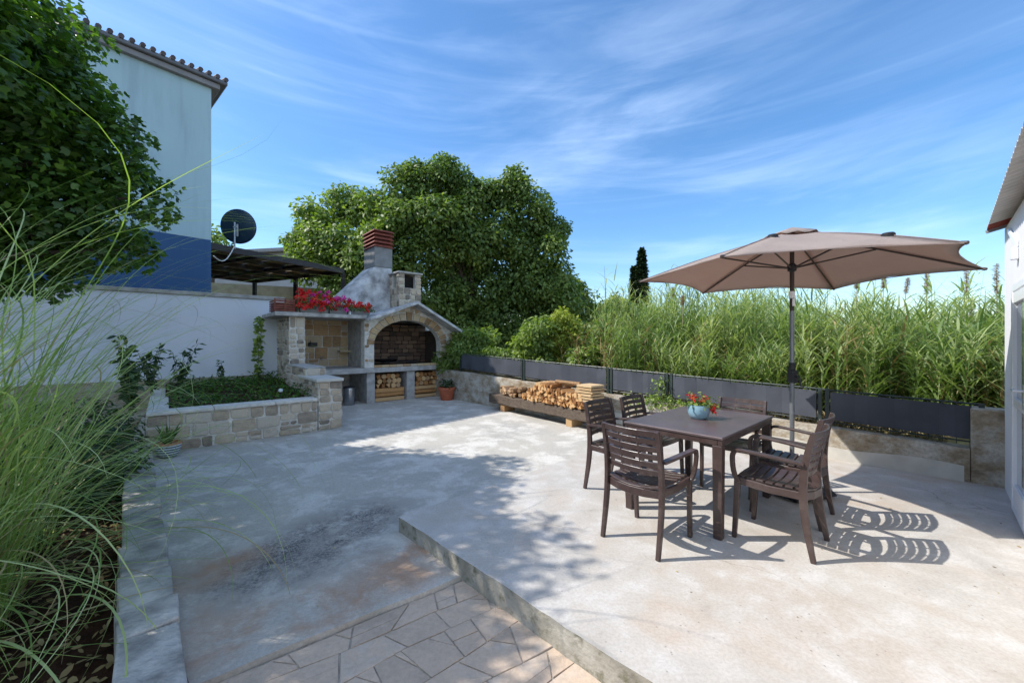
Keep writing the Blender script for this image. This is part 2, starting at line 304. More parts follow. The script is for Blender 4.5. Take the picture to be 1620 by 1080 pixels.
# ------------------------------------------------------------------ helpers
def tag(o, label=None, cat=None, group=None, kind=None):
    if label: o['label'] = label
    if cat: o['category'] = cat
    if group: o['group'] = group
    if kind: o['kind'] = kind
    return o
def thing(name, label, cat, loc=(0, 0, 0), rz=0, group=None):
    o = bpy.data.objects.new(name, None); COL.objects.link(o); o.location = loc; o.rotation_euler = (0, 0, rz)
    o.empty_display_size = .1
    return tag(o, label, cat, group)
class MB:
    def __init__(s, org=(0, 0, 0)): s.v = []; s.f = []; s.r = []; s.mi = []; s.o = Vector(org)
    def add(s, vs, fs, r=None, mi=0):
        n = len(s.v); r = random.random() if r is None else r
        s.v += [tuple(Vector(p)-s.o) for p in vs]
        s.f += [tuple(i+n for i in f) for f in fs]; s.r += [r]*len(fs); s.mi += [mi]*len(fs); return s
    def hexa(s, a, b, r=None, mi=0):     # a: bottom quad ccw from above, b: top quad
        return s.add(list(a)+list(b), [(3, 2, 1, 0), (4, 5, 6, 7), (0, 1, 5, 4), (1, 2, 6, 5), (2, 3, 7, 6), (3, 0, 4, 7)], r, mi)
    def box(s, c, d, rz=0, r=None, mi=0, M4=None):
        x, y, z = (k/2 for k in d); pts = [Vector(p) for p in ((-x, -y, -z), (x, -y, -z), (x, y, -z), (-x, y, -z), (-x, -y, z), (x, -y, z), (x, y, z), (-x, y, z))]
        m = M4 if M4 is not None else Matrix.Rotation(rz, 3, 'Z')
        pts = [m @ p + Vector(c) for p in pts]; return s.hexa(pts[:4], pts[4:], r, mi)
    def bb(s, x0, x1, y0, y1, z0, z1, r=None, mi=0):
        return s.box(((x0+x1)/2, (y0+y1)/2, (z0+z1)/2), (abs(x1-x0), abs(y1-y0), abs(z1-z0)), 0, r, mi)
    def tube(s, pts, rad, n=8, cap=True, r=None, mi=0, sq=None):
        pts = [Vector(p) for p in pts]; rad = rad if isinstance(rad, (list, tuple)) else [rad]*len(pts)
        vs = []; k = len(pts); up = Vector((0, 0, 1))
        d0 = (pts[-1]-pts[0]).normalized()
        if abs(d0.z) > .9: up = Vector((0, 1, 0))
        for i, p in enumerate(pts):
            d = (pts[min(i+1, k-1)]-pts[max(i-1, 0)]).normalized()
            a = d.cross(up).normalized(); b = a.cross(d).normalized()
            for j in range(n):
                q = 2*math.pi*(j+.5*(n == 4))/n; ra = rad[i]
                if sq: ca, sb = math.cos(q)*sq[0]*ra*1.414, math.sin(q)*sq[1]*ra*1.414
                else: ca, sb = math.cos(q)*ra, math.sin(q)*ra
                vs.append(p+a*ca+b*sb)
        fs = []
        for i in range(k-1):
            for j in range(n): fs.append((i*n+j, i*n+(j+1) % n, (i+1)*n+(j+1) % n, (i+1)*n+j))
        if cap: fs += [tuple(range(n))[::-1], tuple((k-1)*n+j for j in range(n))]
        return s.add(vs, fs, r, mi)
    def lathe(s, prof, c=(0, 0), n=24, r=None, mi=0, z=0):
        vs = []; fs = []; k = len(prof)
        for (ra, h) in prof:
            for j in range(n): q = 2*math.pi*j/n; vs.append((c[0]+ra*math.cos(q), c[1]+ra*math.sin(q), h+z))
        for i in range(k-1):
            for j in range(n): fs.append((i*n+j, i*n+(j+1) % n, (i+1)*n+(j+1) % n, (i+1)*n+j))
        fs += [tuple(range(n))[::-1], tuple((k-1)*n+j for j in range(n))]
        return s.add(vs, fs, r, mi)
    def prism(s, poly, z0, z1, r=None, mi=0, mitop=None):
        n = len(poly); vs = [(p[0], p[1], z0) for p in poly]+[(p[0], p[1], z1) for p in poly]
        s.add(vs, [tuple(range(n))[::-1]]+[(i, (i+1) % n, n+(i+1) % n, n+i) for i in range(n)], r, mi)
        return s.add(vs[n:], [tuple(range(n))], r, mi if mitop is None else mitop)
    def stone(s, pts, nrm, dep=.02, ins=.012, r=None, mi=0):   # polygon stone bulging along nrm
        pts = [Vector(p) for p in pts]; c = sum(pts, Vector())/len(pts); n = len(pts); nrm = Vector(nrm)
        mid = [p+(c-p).normalized()*ins*.35+nrm*dep*.7 for p in pts]
        top = [p+(c-p).normalized()*ins*1.3+nrm*(dep+random.uniform(-.2, .25)*dep) for p in pts]
        vs = pts+mid+top+[c+nrm*dep*1.15]
        fs = [(i, (i+1) % n, n+(i+1) % n, n+i) for i in range(n)]+[(n+i, n+(i+1) % n, 2*n+(i+1) % n, 2*n+i) for i in range(n)]+[(2*n+i, 2*n+(i+1) % n, 3*n) for i in range(n)]
        return s.add(vs, fs, r, mi)
    def wall_stones(s, org, ud, zd, nd, W, H, ch=(.12, .2), cl=(.14, .34), gap=.018, dep=.02, ok=None):
        org, ud, zd, nd = map(Vector, (org, ud, zd, nd)); z = 0
        while z < H-.03:
            h = random.uniform(*ch)
            if H-(z+h) < ch[0]*.6: h = H-z
            u = 0
            while u < W-.02:
                l = random.uniform(*cl)
                if W-(u+l) < cl[0]*.6: l = W-u
                j = lambda: random.uniform(-.5, .5)*gap*1.3
                cells = [(u, u+l, z, z+h)]
                if h > .14 and random.random() < .38:
                    m_ = z+h*random.uniform(.38, .62); cells = [(u, u+l, z, m_), (u, u+l, m_, z+h)]
                    if l > .2 and random.random() < .6: c0 = cells.pop(0); w0 = u+l*random.uniform(.35, .65); cells += [(u, w0, c0[2], c0[3]), (w0, u+l, c0[2], c0[3])]
                for (ua, ub, za, zb) in cells:
                    g = gap/2; q = [(ua+g+j(), za+g+j()), (ub-g+j(), za+g+j()), (ub-g+j(), zb-g+j()), (ua+g+j(), zb-g+j())]
                    c = min(gap*1.9, (zb-za)*.3, (ub-ua)*.3); q2 = []            # chipped corners
                    for i in range(4):
                        a, p, b2 = Vector(q[i-1]), Vector(q[i]), Vector(q[(i+1) % 4])
                        q2 += [p+(a-p).normalized()*c*random.uniform(.2, 1), p+(b2-p).normalized()*c*random.uniform(.2, 1)]
                    if ok is None or all(ok(a[0], a[1]) for a in q2):
                        s.stone([org+ud*a[0]+zd*a[1] for a in q2], nd, dep*random.uniform(.5, 1.3))
                u += l
            z += h
        return s
    def build(s, name, mats, parent=None, smooth=False, bevel=0, solid=0, seg=1):
        me = bpy.data.meshes.new(name); me.from_pydata(s.v, [], s.f); me.update()
        a = me.attributes.new('rnd', 'FLOAT', 'FACE'); a.data.foreach_set('value', s.r)
        mats = mats if isinstance(mats, (list, tuple)) else [mats]
        for m in mats: me.materials.append(MT[m])
        me.polygons.foreach_set('material_index', s.mi)
        bm = bmesh.new(); bm.from_mesh(me); bmesh.ops.recalc_face_normals(bm, faces=bm.faces); bm.to_mesh(me); bm.free()
        if smooth:
            me.polygons.foreach_set('use_smooth', [True]*len(s.f))
            try: me.set_sharp_from_angle(angle=R(40))
            except Exception: pass
        o = bpy.data.objects.new(name, me); COL.objects.link(o)
        if parent: o.parent = parent
        else: o.location = s.o
        if solid: md = o.modifiers.new('s', 'SOLIDIFY'); md.thickness = solid
        if bevel: md = o.modifiers.new('b', 'BEVEL'); md.width = bevel; md.segments = seg; md.limit_method = 'ANGLE'; md.angle_limit = R(40)
        return o
def fast(name, V, K, rnd, m, parent=None, loc=(0, 0, 0), smooth=False, F=None):
    """V (n,3) verts; faces given as consecutive K-gons, or F (m,K) indices"""
    me = bpy.data.meshes.new(name); V = np.asarray(V, np.float32)-np.array(loc, np.float32)
    if F is None: F = np.arange(len(V)).reshape(-1, K)
    nf = len(F); me.vertices.add(len(V)); me.vertices.foreach_set('co', V.ravel())
    me.loops.add(nf*K); me.loops.foreach_set('vertex_index', F.astype(np.int32).ravel())
    me.polygons.add(nf); me.polygons.foreach_set('loop_start', np.arange(0, nf*K, K, dtype=np.int32))
    try: me.polygons.foreach_set('loop_total', np.full(nf, K, np.int32))
    except Exception: pass
    me.update(calc_edges=True); me.validate()
    a = me.attributes.new('rnd', 'FLOAT', 'FACE'); a.data.foreach_set('value', np.asarray(rnd, np.float32))
    if smooth: me.polygons.foreach_set('use_smooth', np.ones(nf, bool))
    me.materials.append(MT[m]); o = bpy.data.objects.new(name, me); COL.objects.link(o)
    if parent: o.parent = parent
    else: o.location = loc
    return o
def norm(a): return a/(np.linalg.norm(a, axis=-1, keepdims=True)+1e-9)
LOBED = np.array([(0, 0, 0), (.28, .14, .02), (.50, .40, .05), (.42, .62, .02), (.18, .62, .0), (0, 1, -.06), (-.18, .62, 0), (-.42, .62, .02), (-.50, .40, .05), (-.28, .14, .02)])
OVAL = np.array([(0, 0, 0), (.24, .3, .05), (.22, .68, .02), (0, 1, -.05), (-.22, .68, .02), (-.24, .3, .05)])
DIAM = np.array([(0, 0, 0), (.28, .5, .07), (0, 1, -.02), (-.28, .5, .07)])
SLIM = np.array([(0, 0, 0), (.11, .4, .02), (0, 1, -.12), (-.11, .4, .02)])
def leaves(P, D, size, tmpl, up=.5, jit=.5):
    """P positions, D outward direction; leaf normal between D and up"""
    n = len(P); D = norm(D+rng.normal(0, jit, (n, 3)))
    nz = norm(D*(1-up)+np.array([0, 0, 1.])*up+rng.normal(0, .28, (n, 3)))
    y = norm(D-nz*(D*nz).sum(1, keepdims=True)); x = np.cross(y, nz)
    s = (size*rng.uniform(.6, 1.25, n))[:, None, None]
    T = tmpl[None]
    return (P[:, None]+s*(T[..., 0:1]*x[:, None]+T[..., 1:2]*y[:, None]+T[..., 2:3]*nz[:, None])).reshape(-1, 3)
def sphere_dirs(n): return norm(rng.normal(0, 1, (n, 3)))
def crown(blobs, dens, size, tmpl, subr=.38, nsub=22, flat=.85, inner=.15, up=.45, jit=.5):
    """blobs: list (x,y,z,r). leaves on sub-blobs of each blob"""
    Ps = []; Ds = []; rn = []
    for (x, y, z, r) in blobs:
        c = np.array([x, y, z]); sd_ = sphere_dirs(nsub)
        for d in sd_:
            rr = r*subr*rng.uniform(.65, 1.25); cc_ = c+d*np.array([1, 1, flat])*r*rng.uniform(.6, .85)
            n = int(dens*rr*rr*12.5)
            q = sphere_dirs(n); rad = rr*rng.uniform(.72, 1.06, n)**1.0
            rad *= 1+.18*np.sin(q[:, 0]*9+x)*np.sin(q[:, 1]*8+y)
            Ps.append(cc_+q*rad[:, None]*np.array([1, 1, .8])); Ds.append(norm(q+d*.4))
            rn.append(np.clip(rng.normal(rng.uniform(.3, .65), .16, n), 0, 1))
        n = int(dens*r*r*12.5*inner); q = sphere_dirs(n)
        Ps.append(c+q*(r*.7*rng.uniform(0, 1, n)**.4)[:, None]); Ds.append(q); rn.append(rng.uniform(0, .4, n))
    P = np.concatenate(Ps); D = np.concatenate(Ds); rn = np.concatenate(rn)
    return leaves(P, D, size, tmpl, up, jit), rn
def ribbons(base, az, L, wid, theta0, bend, seg=7, curl=0, prof=None, ex=1.4):
    """arching blades. theta0: initial angle from vertical; bend: total extra bend; arrays of n"""
    n = len(L); t = np.linspace(0, 1, seg+1)
    th = theta0[:, None]+bend[:, None]*t[None]**ex
    ds = (L/seg)[:, None]
    r = np.concatenate([np.zeros((n, 1)), np.cumsum(np.sin(th[:, :-1])*ds, 1)], 1)
    z = np.concatenate([np.zeros((n, 1)), np.cumsum(np.cos(th[:, :-1])*ds, 1)], 1)
    a = az[:, None]+(curl[:, None]*t[None]**2 if not isinstance(curl, int) else 0)
    C = base[:, None]+np.stack([np.cos(a)*r, np.sin(a)*r, z], -1)
    side = np.stack([-np.sin(a), np.cos(a), np.zeros_like(a)], -1)
    w_ = prof if prof is not None else np.sin(np.clip(t*.92+.12, 0, 1)*np.pi)**.6
    w_ = wid[:, None]*w_[None]*.5
    nrm_ = np.stack([-np.cos(th)*np.cos(a), -np.cos(th)*np.sin(a), np.sin(th)], -1)
    A = C+side*w_[..., None]+nrm_*(w_*.35)[..., None]; B = C-side*w_[..., None]+nrm_*(w_*.35)[..., None]
    V = np.stack([A, B], 2).reshape(-1, 3)
    base_i = (np.arange(n)*(seg+1)*2)[:, None]+np.arange(seg)[None]*2
    F = np.stack([base_i, base_i+1, base_i+3, base_i+2], -1).reshape(-1, 4)
    return V, F
def join(VF):
    Vs = []; Fs = []; k = 0
    for V, F in VF: Vs.append(V); Fs.append(F+k); k += len(V)
    return np.concatenate(Vs), np.concatenate(Fs)
def wp(px_, py_, Y): return Vector(((px_-810)/622*Y, Y, 1.43-(py_-540)*Y/622))   # measured point of the place at distance Y

# directions measured in the place
dA = Vector((-.696, .718, 0)); dB = Vector((.717, .697, 0))      # along the fence wall / across the terrace
O = Vector((-3.55, 9.85, 0)); U = Vector((.7513, .66, 0)); V_ = Vector((-.66, .7513, 0)); RZ = math.atan2(U.y, U.x)
def F3(u, v, z): return O+U*u+V_*v+Vector((0, 0, z))
LZ = -.12; PZ = -.137

# ------------------------------------------------------------------ ground
mb = MB(); mb.add([(-400, -200, -.5), (400, -200, -.5), (400, 900, -.5), (-400, 900, -.5)], [(0, 1, 2, 3)])
tag(mb.build('ground', 'ground'), kind='structure')
Cn = Vector((-.931, 3.21, 0)); W0 = Vector((4.80, 3.83, 0)); wd = Vector((-.688, .726, 0)); wn = Vector((.726, .688, 0))
def rough_edge(a, b, step=.09, amp=.006):
    a, b = Vector(a), Vector(b); n = int((b-a).length/step); d = (b-a).normalized(); p = Vector((-d.y, d.x, 0)); s_ = 0; out = []
    for i in range(n+1):
        s_ = s_*.7+random.uniform(-amp, amp); out.append(a.lerp(b, i/n)+p*(s_ if 0 < i < n else 0))
    return out
rw = Vector((-.731, -.682, 0))
E1 = Cn-dA*3.45; 
slab = rough_edge(E1, Cn)+rough_edge(Cn, Cn+dB*4.7)[1:]+[W0+wn*.05+wd*.0, W0+rw*4.45]
# order: E1 -> Cn -> back edge -> right wall corner -> along right wall
mb = MB(); mb.prism([(p.x, p.y) for p in slab[::-1]], -.45, 0, mi=1, mitop=0)
tag(mb.build('terrace_slab', ['terrace', 'step'], bevel=.012), kind='structure')
# lower patio
pv0 = Vector((-.35, 2.59, 0)); pvd = Vector((-.80, -.60, 0))
cA = Vector((-3.233, 3.61, 0))
pl_r = F3(-1.446, -2.404, 0)
def meet(p, d, q, e):
    den = d.x*e.y-d.y*e.x; t_ = ((q.x-p.x)*e.y-(q.y-p.y)*e.x)/den; return p+d*t_
cEnd = meet(cA, dA, pl_r, U); pvL = meet(pv0, pvd, cA, dA)
pvR = pv0-pvd*.5
poly = [pvR]+rough_edge(pv0, pvL, .08, .005)[1:]+[cEnd-U*.3, F3(-4.2, 1.6, 0), F3(3.2, 1.6, 0), W0+wd*9.6+wn*.1, W0+wd*2+wn*.1, Cn-dA*.3+dB*1.0]
mb = MB(); mb.prism([(p.x, p.y) for p in poly[::-1]], -.45, LZ)
tag(mb.build('lower_patio', 'lower', bevel=.008), kind='structure')
# flagstones
q0 = meet(pv0, pvd, Cn, dA); pb = Vector((.60, -.80, 0))
mb = MB(); jq = [pvL-dB*.03, pv0-pvd*.45, E1+dB*.1, cA-dA*5.6]; mb.add([(p.x, p.y, PZ-.0155) for p in jq], [(0, 1, 2, 3)], mi=1)
rr = random.Random(3)
def inside(p):
    return (p-Cn).dot(Vector((-dB.x, -dB.y, 0))) > -.12 and (p-cA).dot(dB) > -.12
def P2(a, b_): return q0+pvd*a+pb*b_
rows = [.014]
while rows[-1] < 3.6: rows.append(rows[-1]+rr.uniform(.13, .25))
def rl(i, u): return rows[i]+(0 if i == 0 else .028*math.sin(u*2.3+i*2.1)+.014*math.sin(u*6.1+i*3.7))
def lay(pts):
    pts = [P2(a[0], a[1]) for a in pts]; c = sum(pts, Vector())/len(pts)
    if not inside(c): return
    out = []
    for i in range(len(pts)):
        a, p, b2 = pts[i-1], pts[i], pts[(i+1) % len(pts)]
        p_ = p+(c-p).normalized()*.005
        out += [p_+(a-p).normalized()*rr.uniform(.004, .018), p_+((a+b2)/2-p)*rr.uniform(0, .01), p_+(b2-p).normalized()*rr.uniform(.004, .018)]
    mb.stone([(p.x, p.y, PZ-.014) for p in out], (0, 0, 1), .004*rr.uniform(.5, 1.5)+.001, .002, .25+.6*rr.random())
for i in range(len(rows)-1):
    u = -1.3; ub0 = ut0 = u
    while u < 3.6:
        l = rr.uniform(.16, .48); ub1 = u+l+rr.uniform(-.06, .06); ut1 = u+l+rr.uniform(-.06, .06)
        A_ = (ub0, rl(i, ub0)); B_ = (ub1, rl(i, ub1)); C_ = (ut1, rl(i+1, ut1)); D_ = (ut0, rl(i+1, ut0)); x = rr.random()
        lp = lambda p, q, t_: (p[0]+(q[0]-p[0])*t_, p[1]+(q[1]-p[1])*t_)
        if x < .28 and l > .3:
            e, f = lp(A_, D_, rr.uniform(.3, .7)), lp(B_, C_, rr.uniform(.3, .7)); lay([A_, B_, f, e]); lay([e, f, C_, D_])
        elif x < .55 and l > .34:
            e, f = lp(A_, B_, rr.uniform(.3, .7)), lp(D_, C_, rr.uniform(.2, .8)); lay([A_, e, f, D_])
            g_ = lp(e, f, rr.uniform(.4, .6)); h_ = lp(B_, C_, rr.uniform(.4, .6)); lay([e, B_, h_, g_]); lay([g_, h_, C_, f])
        elif x < .7:
            t1 = rr.uniform(.2, .5); e = lp(A_, B_, t1); f = lp(A_, D_, rr.uniform(.4, .8)); lay([A_, e, f]); lay([e, B_, C_, D_, f])
        else: lay([A_, B_, C_, D_])
        u += l; ub0, ut0 = ub1, ut1
tag(mb.build('flagstone_paving', ['flag', 'joint']), kind='structure')
# soil of the left bed
mb = MB(); n_ = 26; base = []
bl = [meet(cA, dA, pl_r, U)+dA*1.5]
vs = []; 
for i in range(n_+1):
    for j in range(n_+1):
        p = cA-dA*4+dA*(9.0*i/n_)-dB*(.2+6*j/n_)
        vs.append((p.x, p.y, -.30+random.uniform(-.03, .04)))
mb.add(vs, [(i*(n_+1)+j, i*(n_+1)+j+1, (i+1)*(n_+1)+j+1, (i+1)*(n_+1)+j) for i in range(n_) for j in range(n_)])
tag(mb.build('bed_soil', 'soil'), kind='structure')
# stone clods / litter
# field behind the fence
mb = MB(); n_ = 30; vs = []
for i in range(n_+1):
    for j in range(n_+1):
        s_ = -8+34*i/n_; o_ = .2+60*(j/n_)**2
        p = W0+wd*s_+wn*o_
        vs.append((p.x, p.y, .28+min(o_, 6)*.03+random.uniform(-.03, .03)))
mb.add(vs, [(i*(n_+1)+j, i*(n_+1)+j+1, (i+1)*(n_+1)+j+1, (i+1)*(n_+1)+j) for i in range(n_) for j in range(n_)])
tag(mb.build('field', 'straw'), kind='structure')
# red bank at the right
mb = MB(); n_ = 14; vs = []; c0 = W0+wn*2.2+wd*(-1.3)
for i in range(n_+1):
    for j in range(n_+1):
        a = -1+2*i/n_; b_ = -1+2*j/n_; p = c0+wd*(1.6*a)+wn*(1.6*b_); h = max(0, 1-a*a)*max(0, 1-b_*b_)
        vs.append((p.x, p.y, .2+.62*h**.6+random.uniform(-.03, .03)*h))
mb.add(vs, [(i*(n_+1)+j, i*(n_+1)+j+1, (i+1)*(n_+1)+j+1, (i+1)*(n_+1)+j) for i in range(n_) for j in range(n_)])
tag(mb.build('earth_bank', 'redsoil', smooth=True), kind='structure')

# ------------------------------------------------------------------ kerb wall left
kb = MB(cA); s_ = -3.2; kz = -.045
while s_ < 2.35:
    l = random.uniform(.26, .62); z1 = kz+(max(0, s_-.2))*.035
    a = cA+dA*(s_+.006); b_ = cA+dA*(min(s_+l, 2.40)-.006)
    j = lambda: Vector((random.uniform(-.013, .013), random.uniform(-.013, .013), 0))
    n = [a+j(), b_+j(), b_-dB*.245+j(), a-dB*.245+j()]
    kb.hexa([p+Vector((0, 0, -.45)) for p in n], [p+Vector((0, 0, z1+random.uniform(-.010, .010))) for p in n]); s_ += l
MT['kerbc'] = simple('worn_kerb_concrete', (.40, .38, .35), .9, .15, .5, 5, 1.0, bd=.015)
o = kb.build('kerb_wall', 'kerbc', bevel=.012, seg=2); tag(o, 'low grey concrete kerb wall between the planted bed and the patio', 'kerb')

# ------------------------------------------------------------------ white wall
wwl = thing('garden_wall', 'white rendered garden wall with grey coping behind the planter', 'wall', tuple(F3(-4, 1.4, LZ)), RZ)
og = (0, 0, LZ)
mb = MB((-4, 1.4, LZ)); mb.bb(-16, -1.62, 1.42, 1.62, -.4, 2.44); mb.build('wall_body', 'wallwhite', wwl)
mb = MB((-4, 1.4, LZ)); mb.bb(-16, -1.62, 1.38, 1.66, 2.445, 2.53); mb.build('coping', 'coping', wwl, bevel=.01)
mb = MB((-4, 1.4, LZ)); mb.bb(-16, -1.9, 1.36, 1.415, -.4, .63); mb.build('plinth', 'castwall', wwl)

# ------------------------------------------------------------------ planter
pt = thing('stone_planter', 'raised planter of pale rubble stone in front of the white wall', 'planter', tuple(F3(-1.446, -2.404, LZ)), RZ)
org = (-1.446, -2.404, LZ); VF = -2.404; U1 = -1.446; UL = -4.05
mb = MB(org)
mb.bb(UL, U1-.42, VF+.02, VF+.26, LZ-.2, .40, mi=1); mb.wall_stones((UL, VF+.02, LZ), (1, 0, 0), (0, 0, 1), (0, -1, 0), U1-.42-UL, .52)
mb.build('front_wall', ['limestone', 'mortar'], pt)
mb = MB(org); a = random.Random(5); x = UL
while x < U1-.43:
    l = min(a.uniform(.5, .9), U1-.425-x); mb.bb(x+.003, x+l-.003, VF-.025, VF+.30, .402, .452); x += l
mb.build('coping', 'mortar', pt, bevel=.008)
mb = MB(org)
mb.bb(U1-.40, U1-.02, VF+.02, VF+.9, LZ-.2, .72, mi=1)
mb.wall_stones((U1-.40, VF+.02, LZ), (1, 0, 0), (0, 0, 1), (0, -1, 0), .40, .84, (.13, .2), (.17, .22))
mb.wall_stones((U1-.40, VF+.9, .3), (0, -1, 0), (0, 0, 1), (-1, 0, 0), .88, .42)
mb.wall_stones((U1-.02, VF+.02, LZ), (0, 1, 0), (0, 0, 1), (1, 0, 0), .88, .84)
mb.build('end_pillar', ['limestone', 'mortar'], pt)
mb = MB(org); mb.bb(U1-.45, U1+.01, VF-.03, VF+1.3, .722, .775); mb.build('pillar_cap', 'plasterpatch', pt, bevel=.008)
mb = MB(org)
mb.bb(U1-.38, U1-.04, VF+.9, -.02, LZ-.2, .90, mi=1)
mb.wall_stones((U1-.38, -.02, .25), (0, -1, 0), (0, 0, 1), (-1, 0, 0), 1.45, .65)
mb.wall_stones((U1-.38, VF+.9, .775), (1, 0, 0), (0, 0, 1), (0, -1, 0), .34, .14)
mb.build('side_wall', ['limestone', 'mortar'], pt)
mb = MB(org); mb.bb(U1-.40, U1-.02, VF+.95, -.03, .905, .935); mb.build('side_coping', 'slabc', pt, bevel=.006)
mb = MB(org); mb.bb(UL-.0, UL+.24, VF+.27, 1.34, LZ-.2, .44, mi=1); mb.wall_stones((UL, 1.34, LZ), (0, -1, 0), (0, 0, 1), (-1, 0, 0), 3.4, .5)
mb.build('end_wall', ['limestone', 'mortar'], pt)
mb = MB(); vs = []; n_ = 16
for i in range(n_+1):
    for j in range(n_+1):
        u = UL+.2+(U1-.36-UL-.2)*i/n_; v = VF+.24+(1.38-VF-.24)*j/n_; p = F3(u, v, .34+.2*j/n_+random.uniform(-.02, .02)); vs.append(p)
mb.add(vs, [(i*(n_+1)+j, (i+1)*(n_+1)+j, (i+1)*(n_+1)+j+1, i*(n_+1)+j+1) for i in range(n_) for j in range(n_)])
tag(mb.build('planter_soil', 'soil'), kind='structure')

# ------------------------------------------------------------------ barbecue
bq = thing('stone_barbecue', 'stone outdoor kitchen with arched fireplace, gable roof and tall concrete hood', 'barbecue', tuple(F3(0, 0, LZ)), RZ)
og = (0, 0, LZ); G = lambda: MB(og)
def part(mb_, name, mats, parent=bq, **k): return mb_.build(name, mats, parent, **k)
mb = G(); mb.bb(-1.61, 2.40, 1.25, 1.40, LZ-.1, 2.0, mi=1)
mb.wall_stones((-1.60, 1.25, .77), (1, 0, 0), (0, 0, 1), (0, -1, 0), 1.46, 1.22, (.2, .34), (.18, .4), .014, .014)
part(mb, 'back_wall', ['tanstone', 'mortar'])
mb = G(); mb.bb(.057, 2.198, .242, 1.249, 2.0, 2.04); part(mb, 'smoke_shelf', 'dark')
mb = G(); mb.bb(.06, 2.2, 1.2, 1.249, .76, 1.98, mi=1); mb.wall_stones((.06, 1.2, .77), (1, 0, 0), (0, 0, 1), (0, -1, 0), 2.14, 1.15, (.10, .14), (.2, .3), .012, .008)
part(mb, 'fire_back', ['sooty', 'dark'])
mb = G(); mb.bb(-1.80, -1.49, .02, .34, LZ-.1, 1.98, mi=1)
mb.wall_stones((-1.80, .02, LZ), (1, 0, 0), (0, 0, 1), (0, -1, 0), .31, 2.1, (.12, .2), (.12, .2), .022, .02)
mb.wall_stones((-1.80, .34, LZ), (0, -1, 0), (0, 0, 1), (-1, 0, 0), .32, 2.1, (.12, .2), (.13, .2), .022, .02)
mb.wall_stones((-1.49, .02, .77), (0, 1, 0), (0, 0, 1), (1, 0, 0), .32, 1.2, (.12, .2), (.13, .2), .022, .02)
part(mb, 'pier', ['limestone', 'mortar'])
mb = G(); mb.bb(-1.77, -1.612, .345, 1.40, LZ-.1, 1.98, mi=1)
mb.wall_stones((-1.77, 1.38, .3), (0, -1, 0), (0, 0, 1), (-1, 0, 0), 1.03, 1.66, (.12, .2), (.13, .3))
mb.wall_stones((-1.612, .36, .77), (0, 1, 0), (0, 0, 1), (1, 0, 0), .88, 1.2, (.16, .3), (.16, .35), .014, .012)
part(mb, 'side_wall', ['limestone', 'mortar'])
mb = G(); mb.bb(-.13, .055, .12, 1.245, .767, 1.98, mi=0); part(mb, 'partition', 'slabc')
mb = G(); mb.bb(2.2, 2.41, .242, 1.245, .767, 1.76); part(mb, 'cheek_wall', 'sooty')
mb = G(); mb.bb(-2.1, -.125, -.12, 1.41, 1.985, 2.075); part(mb, 'shelf_slab', 'slabc', bevel=.01)
mb = G(); mb.bb(-1.47, 2.43, -.06, 1.24, .645, .765); part(mb, 'counter_slab', 'slabc', bevel=.008)
mb = G(); x = .1
while x < 2.1: mb.bb(x, x+.19, .0, .10, .768, .828); x += .2
part(mb, 'hearth_edge', 'tanstone', bevel=.005)
mb = G(); mb.bb(.1, 2.15, .11, 1.19, .768, .80); part(mb, 'hearth_bed', 'dark')
for (a, b_) in ((-.09, .115), (.984, 1.215), (2.13, 2.39)):
    mb = G(); mb.bb(a, b_, -.01, 1.22, LZ-.05, .642); part(mb, 'support', 'slabc', bevel=.006)
mb = G(); mb.bb(-.13, .115, 0, .002, 0, .001)
# gable face with arch
AC, AA, AB, AZ = 1.06, .96, .64, 1.35
def roofz(u): return 1.93+(u+.15)*(2.40-1.93)/1.25 if u < 1.1 else 2.40-(u-1.1)*(2.40-1.60)/1.51
def archz(u):
    x = (u-AC)/AA; return AZ+AB*math.sqrt(max(0, 1-x*x)) if abs(x) < 1 else None
mb = G(); us = [-.14]+[AC-AA*math.cos(math.pi*i/24) for i in range(25)]+[2.42]; v0, v1 = .01, .24
for a, b_ in ((-.14, AC-AA), (AC+AA, 2.42)):
    mb.hexa([(a, v0, .767), (b_, v0, .767), (b_, v1, .767), (a, v1, .767)], [(a, v0, roofz(a)), (b_, v0, roofz(b_)), (b_, v1, roofz(b_)), (a, v1, roofz(a))], mi=1)
for a, b_ in zip(us[1:-2], us[2:-1]):
    za, zb = archz(a) or AZ, archz(b_) or AZ
    mb.hexa([(a, v0, za), (b_, v0, zb), (b_, v1, zb), (a, v1, za)], [(a, v0, roofz(a)), (b_, v0, roofz(b_)), (b_, v1, roofz(b_)), (a, v1, roofz(a))], mi=1)
NV = 17; RW = .2
def el(t_, w_): return (AC-(AA+w_)*math.cos(t_), AZ+(AB+w_*.95)*math.sin(t_))
for i in range(NV):
    t0, t1 = math.pi*(i+.06)/NV, math.pi*(i+.94)/NV; w_ = RW*random.uniform(.88, 1.08)
    if abs(i-NV//2) < 1: w_ = RW*1.2
    q = [el(t0, .005), el(t0, w_), el(t1, w_), el(t1, .005)]
    mb.stone([(p[0], v0, p[1]) for p in q], (0, -1, 0), .03)
def okst(u, z):
    u, z = u-.14, z+.77
    if z > roofz(u)-.01: return False
    if z < AZ: return u < AC-AA-.005 or u > AC+AA+.005
    x = (u-AC)/(AA+RW*1.06); y = (z-AZ)/(AB+RW*1.0); return x*x+y*y > 1
mb.wall_stones((-.14, v0, .77), (1, 0, 0), (0, 0, 1), (0, -1, 0), .24, 1.2, (.14, .2), (.22, .24), .014, .022, okst)
for (uu, W_) in ((-.14, 1.2), (1.12, 1.3)):
    mb.wall_stones((uu, v0, 1.36), (1, 0, 0), (0, 0, 1), (0, -1, 0), W_, 1.1, (.09, .12), (.08, .14), .010, .02, lambda a, z, uu=uu: okst(a+uu+.14, z+.59))
